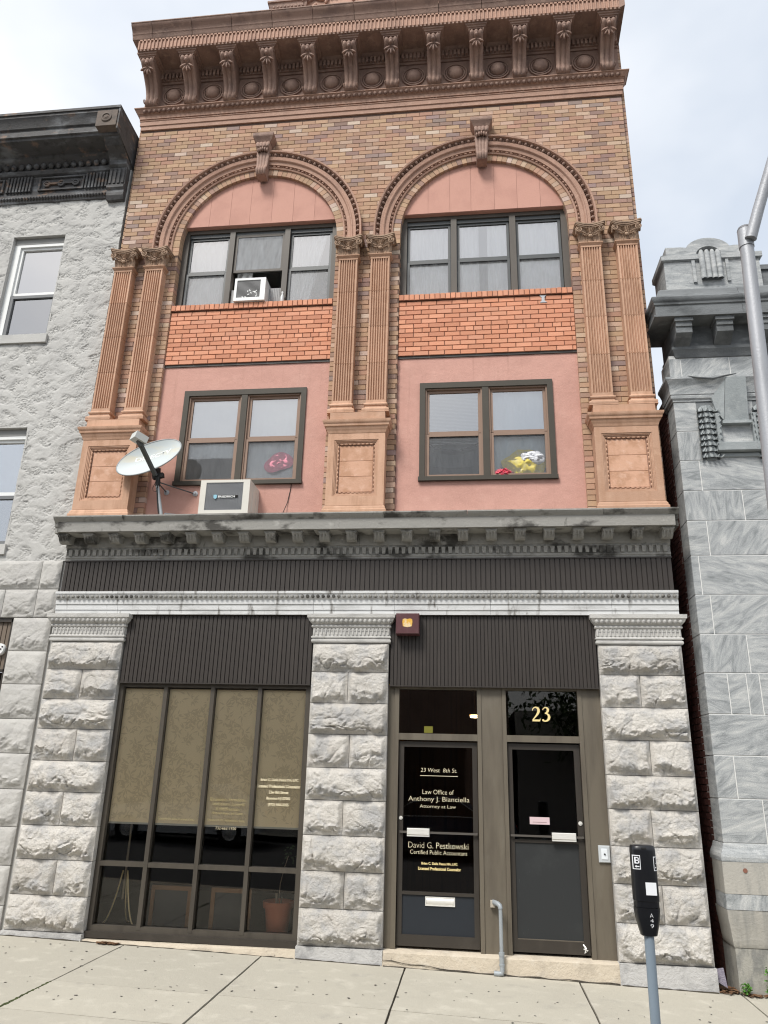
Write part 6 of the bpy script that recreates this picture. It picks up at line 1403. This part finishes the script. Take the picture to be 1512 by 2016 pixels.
def litter(x0, x1, y0, y1, n, mb):
    for i in range(n):
        x, y = rr.uniform(x0, x1), rr.uniform(y0, y1); a = rr.uniform(0, 3.14); l_ = rr.uniform(.012, .05); d = Vector((math.cos(a), math.sin(a), 0)) * l_; s = Vector((-d.y, d.x, 0)) * rr.uniform(.12, .4); b = Vector((x, y, GZ(x) + .006 + rr.uniform(0, .012)))
        mb.add([tuple(b - d - s), tuple(b + d - s + Vector((0, 0, .004))), tuple(b + d + s), tuple(b - d + s + Vector((0, 0, .006)))], [(0, 1, 2, 3)])
litter(2.37, 2.62, -.07, .18, 90, q); litter(2.6, 3.4, -.09, -.02, 120, q)
tag(q.build('dead_leaves', mat('dry_leaf_litter', (.16, .085, .045), .9, mix=[((.30, .20, .12), 30, .5, .7, None, .8)]), kind='stuff'), 'brown dead leaves and grit at the foot of the alley', 'leaf litter')
q = MB(); rr = random.Random(12); litter(-4.06, -3.86, -.10, -.05, 60, q); tag(q.build('dead_leaves', MATS['dry_leaf_litter'], kind='stuff'), 'small heap of reddish dead leaves under the shop window sill', 'leaf litter')
q = MB(); q.hexa([(2.385, .02, .02), (2.46, -.01, -.02), (2.462, -.004, -.02), (2.387, .026, .02), (2.375, .05, .13), (2.445, .02, .15), (2.447, .026, .15), (2.377, .056, .13)]); t = q.build('paper_scrap', mat('printed_paper', (.17, .155, .20), .8, mix=[((.36, .34, .38), 40, .5, .6, (1, 1, 5), .8)])); tag(t, 'purple grey printed paper scrap propped in the narrow alley', 'paper')
q = MB(); rr = random.Random(21)
for i in range(170):
    x, y = rr.uniform(-5.5, 3.6), rr.uniform(-2.4, -.1); a = rr.uniform(0, 3.14); l_ = rr.uniform(.006, .02)
    q.ell((x, y, GZ(x) + .004), (l_, l_ * rr.uniform(.35, .8), .0016), 8, 3, Matrix.Rotation(a, 3, 'Z'))
tag(q.build('gum_spots', mat('dark_gum', (.10, .095, .085), .9), kind='stuff'), 'dark spots of old gum and grit on the sidewalk', 'gum')
q = MB(); rr = random.Random(4)
for i in range(160):
    y = rr.uniform(-2.4, -1.55); x = -3.80 + rr.uniform(-.012, .012); q.ell((x, y, GZ(x) - .002), (rr.uniform(.006, .014), rr.uniform(.008, .02), .006), 6, 3)
tag(q.build('moss', MOSS, kind='stuff'), 'dark green moss in the leftmost open sidewalk joint', 'moss')

q = MB(); rr = random.Random(31)
for a, b, y in ((-5.25, -4.32, -.05), (-4.30, -1.92, -.05), (-1.9, -1.0, -.05), (-.97, 1.42, -.052), (1.44, 2.36, -.05), (2.6, 6.0, -.006)):
    n = int((b - a) / .06); q.tube([(a + (b - a) * i / n, y + rr.uniform(-.006, .002), GZ(a + (b - a) * i / n) + .001) for i in range(n + 1)], [rr.uniform(.003, .012) for i in range(n + 1)], 5)
o = q.build('wall_foot_dirt', JOINTDIRT, sw, kind='stuff')
# ------------------------------------------------------------------ far side of the street (mirrored in the dark glass)
FB = thing('brick_storefront', 'single storey dark brick shop across the street mirrored in the door glass', 'building', (-12, -19, 0))
FBM = mat('far_dark_brick', (.26, .19, .16), .9, mix=[((.16, .11, .09), 2, .45, .7, None, .7)], bump=[(30, .01, None)])
q = MB(); q.box(-40, 1.2, -26, -17.2, -1, 6.4); q.build('wall', FBM, FB)
q = MB(); q.box(-40, 1.25, -26.05, -17.1, 6.4, 6.6); q.build('coping', mat('far_coping', (.3, .29, .27), .8), FB)
for i in range(9):
    x = -38 + i * 4.3; q = MB(); q.box(x, x + 3.3, -17.25, -17.15, .6, 3.0); q.build('shop_window', mat('far_glass', (.02, .022, .025), .15, spec=.5), FB)
FB2 = thing('low_shop', 'low pale-fascia shop across the street mirrored in the right door glass', 'building', (12, -19, 0))
q = MB(); q.box(1.4, 40, -26, -17.2, -1, 3.9); q.build('wall', mat('far_wall', (.22, .21, .20), .9), FB2)
q = MB(); q.box(1.4, 40, -17.18, -17.05, 3.1, 3.9); q.build('fascia', mat('far_fascia', (.5, .48, .43), .8), FB2)
def tree(x, y, h, r, seed, label):
    rr = random.Random(seed); t = thing('street_tree', label, 'tree', (x, y, GZ(x)))
    q = MB(); q.tube([(x, y, GZ(x) - .1), (x + .1, y, h * .3), (x, y, h * .6), (x + .1, y, h * .9)], [.22, .17, .12, .04], 10)
    for i in range(9):
        a = rr.uniform(0, 6.28); z_ = h * rr.uniform(.35, .7); q.tube([(x, y, z_), (x + r * .5 * math.cos(a), y + r * .5 * math.sin(a), z_ + r * .45), (x + r * .8 * math.cos(a), y + r * .8 * math.sin(a), z_ + r * .7)], [.07, .045, .015], 6)
    q.build('trunk', mat('bark', (.07, .055, .04), .95), t, smooth=50)
    q = MB(); cl = [(Vector((x + rr.gauss(0, r * .5), y + rr.gauss(0, r * .5), h * .68 + rr.gauss(0, r * .42))), rr.uniform(.3, .6)) for i in range(46)]
    for c_, cr in cl:
        for i in range(90):
            p = c_ + Vector((rr.gauss(0, cr), rr.gauss(0, cr), rr.gauss(0, cr * .8))); d = Vector((rr.uniform(-1, 1), rr.uniform(-1, 1), rr.uniform(-1, 1))).normalized() * .12; s = d.cross(Vector((rr.uniform(-1, 1), rr.uniform(-1, 1), 1))).normalized() * .05
            q.add([tuple(p - d), tuple(p + s), tuple(p + d), tuple(p - s)], [(0, 1, 2, 3)])
    q.build('crown', mat('tree_leaf', (.05, .085, .025), .7), t)
tree(4.2, -16.2, 5.6, 1.5, 3, 'bushy green street tree across the road mirrored in the number 23 transom')

def car(label, cx_, cy_, M):
    z0 = GZ(cx_) - .15; t = thing('parked_car', label, 'car', (cx_, cy_, z0), 'cars parked across the street')
    side = [(-2.25, .32), (-2.27, .55), (-2.2, .80), (-1.9, .88), (-.95, .95), (-.45, 1.32), (.1, 1.43), (.75, 1.42), (1.35, 1.10), (1.6, 1.0), (2.15, .93), (2.25, .7), (2.22, .34), (1.85, .25), (-1.9, .25)]
    q = MB(); rows_ = []
    for k, (dy, inset) in enumerate(((-.89, .05), (-.86, 0), (-.45, 0), (0, 0), (.45, 0), (.86, 0), (.89, .05))):
        row = []
        for a, b in side:
            cab = max(0, (b - .95) / .48); yy = dy * (1 - .22 * cab) ; row.append((cx_ + a * (1 - inset * .1), cy_ + yy, z0 + b - (.015 * abs(dy) * cab)))
        rows_.append(row + [row[0]])
    q.grid(rows_)
    for row in (rows_[0], rows_[-1]): q.add(row[:-1], [tuple(range(len(row) - 1))])
    q.build('body', M, t, smooth=35)
    G_ = mat('car_glass', (.012, .014, .016), .08, spec=.6)
    for s in (-1, 1):
        q = MB(); P = [(-.86, .985), (-.42, 1.27), (.08, 1.365), (.08, .985)]; q.add([(cx_ + a, cy_ + s * (.893 * (1 - .22 * max(0, (b - .95) / .48)) + .004), z0 + b) for a, b in P], [(0, 1, 2, 3)]); q.build('side_window', G_, t)
        q = MB(); P = [(.14, .985), (.14, 1.365), (.72, 1.355), (1.22, 1.08), (1.25, .985)]; q.add([(cx_ + a, cy_ + s * (.893 * (1 - .22 * max(0, (b - .95) / .48)) + .004), z0 + b) for a, b in P], [(0, 1, 2, 3, 4)]); q.build('side_window', G_, t)
        q = MB(); q.tube([(cx_ + a, cy_ + s * (.9 * (1 - .22 * max(0, (b - .95) / .48)) + .006), z0 + b) for a, b in ((-.95, .975), (1.35, .985), (1.1, 1.17), (.74, 1.385), (.1, 1.395), (-.44, 1.30), (-.95, .975))], .012, 5); q.build('chrome_trim', STEEL, t)
        for x in (-1.4, 1.35):
            w_ = node('wheel', t, (cx_ + x, cy_ + s * .8, z0 + .33))
            q = MB(); q.lathe((cx_ + x, cy_ + s * .80, z0 + .33), [(.20, -.11), (.32, -.11), (.335, -.06), (.335, .06), (.32, .11), (.20, .11)], 24); q.build('tyre', BLACKROOM, w_, smooth=40)
            q = MB(); q.lathe((cx_ + x, cy_ + s * .80, z0 + .33), [(.205, -.10), (.205, .10)], 20); q.lathe((cx_ + x, cy_ + s * .89, z0 + .33), [(.205, 0), (.17, s * -.02), (.05, s * .01), (.001, s * .01)], 10); q.build('rim', STEEL, w_)
    for y in (-.62, .62):
        q = MB(); q.ell((cx_ - 2.2, cy_ + y, z0 + .68), (.06, .16, .07), 10, 6); q.build('headlight', WHITE, t)
        q = MB(); q.ell((cx_ + 2.2, cy_ + y, z0 + .76), (.06, .16, .06), 10, 6); q.build('tail_light', mat('tail_red', (.35, .02, .02), .3), t)
car('silver sedan parked across the street mirrored in the shop window', -7.6, -11.9, mat('silver_car_paint', (.45, .46, .47), .3, metal=.5, coat=.5))
car('dark blue sedan parked across the street mirrored in the left door', -1.2, -11.9, mat('blue_car_paint', (.03, .045, .08), .3, coat=.6))
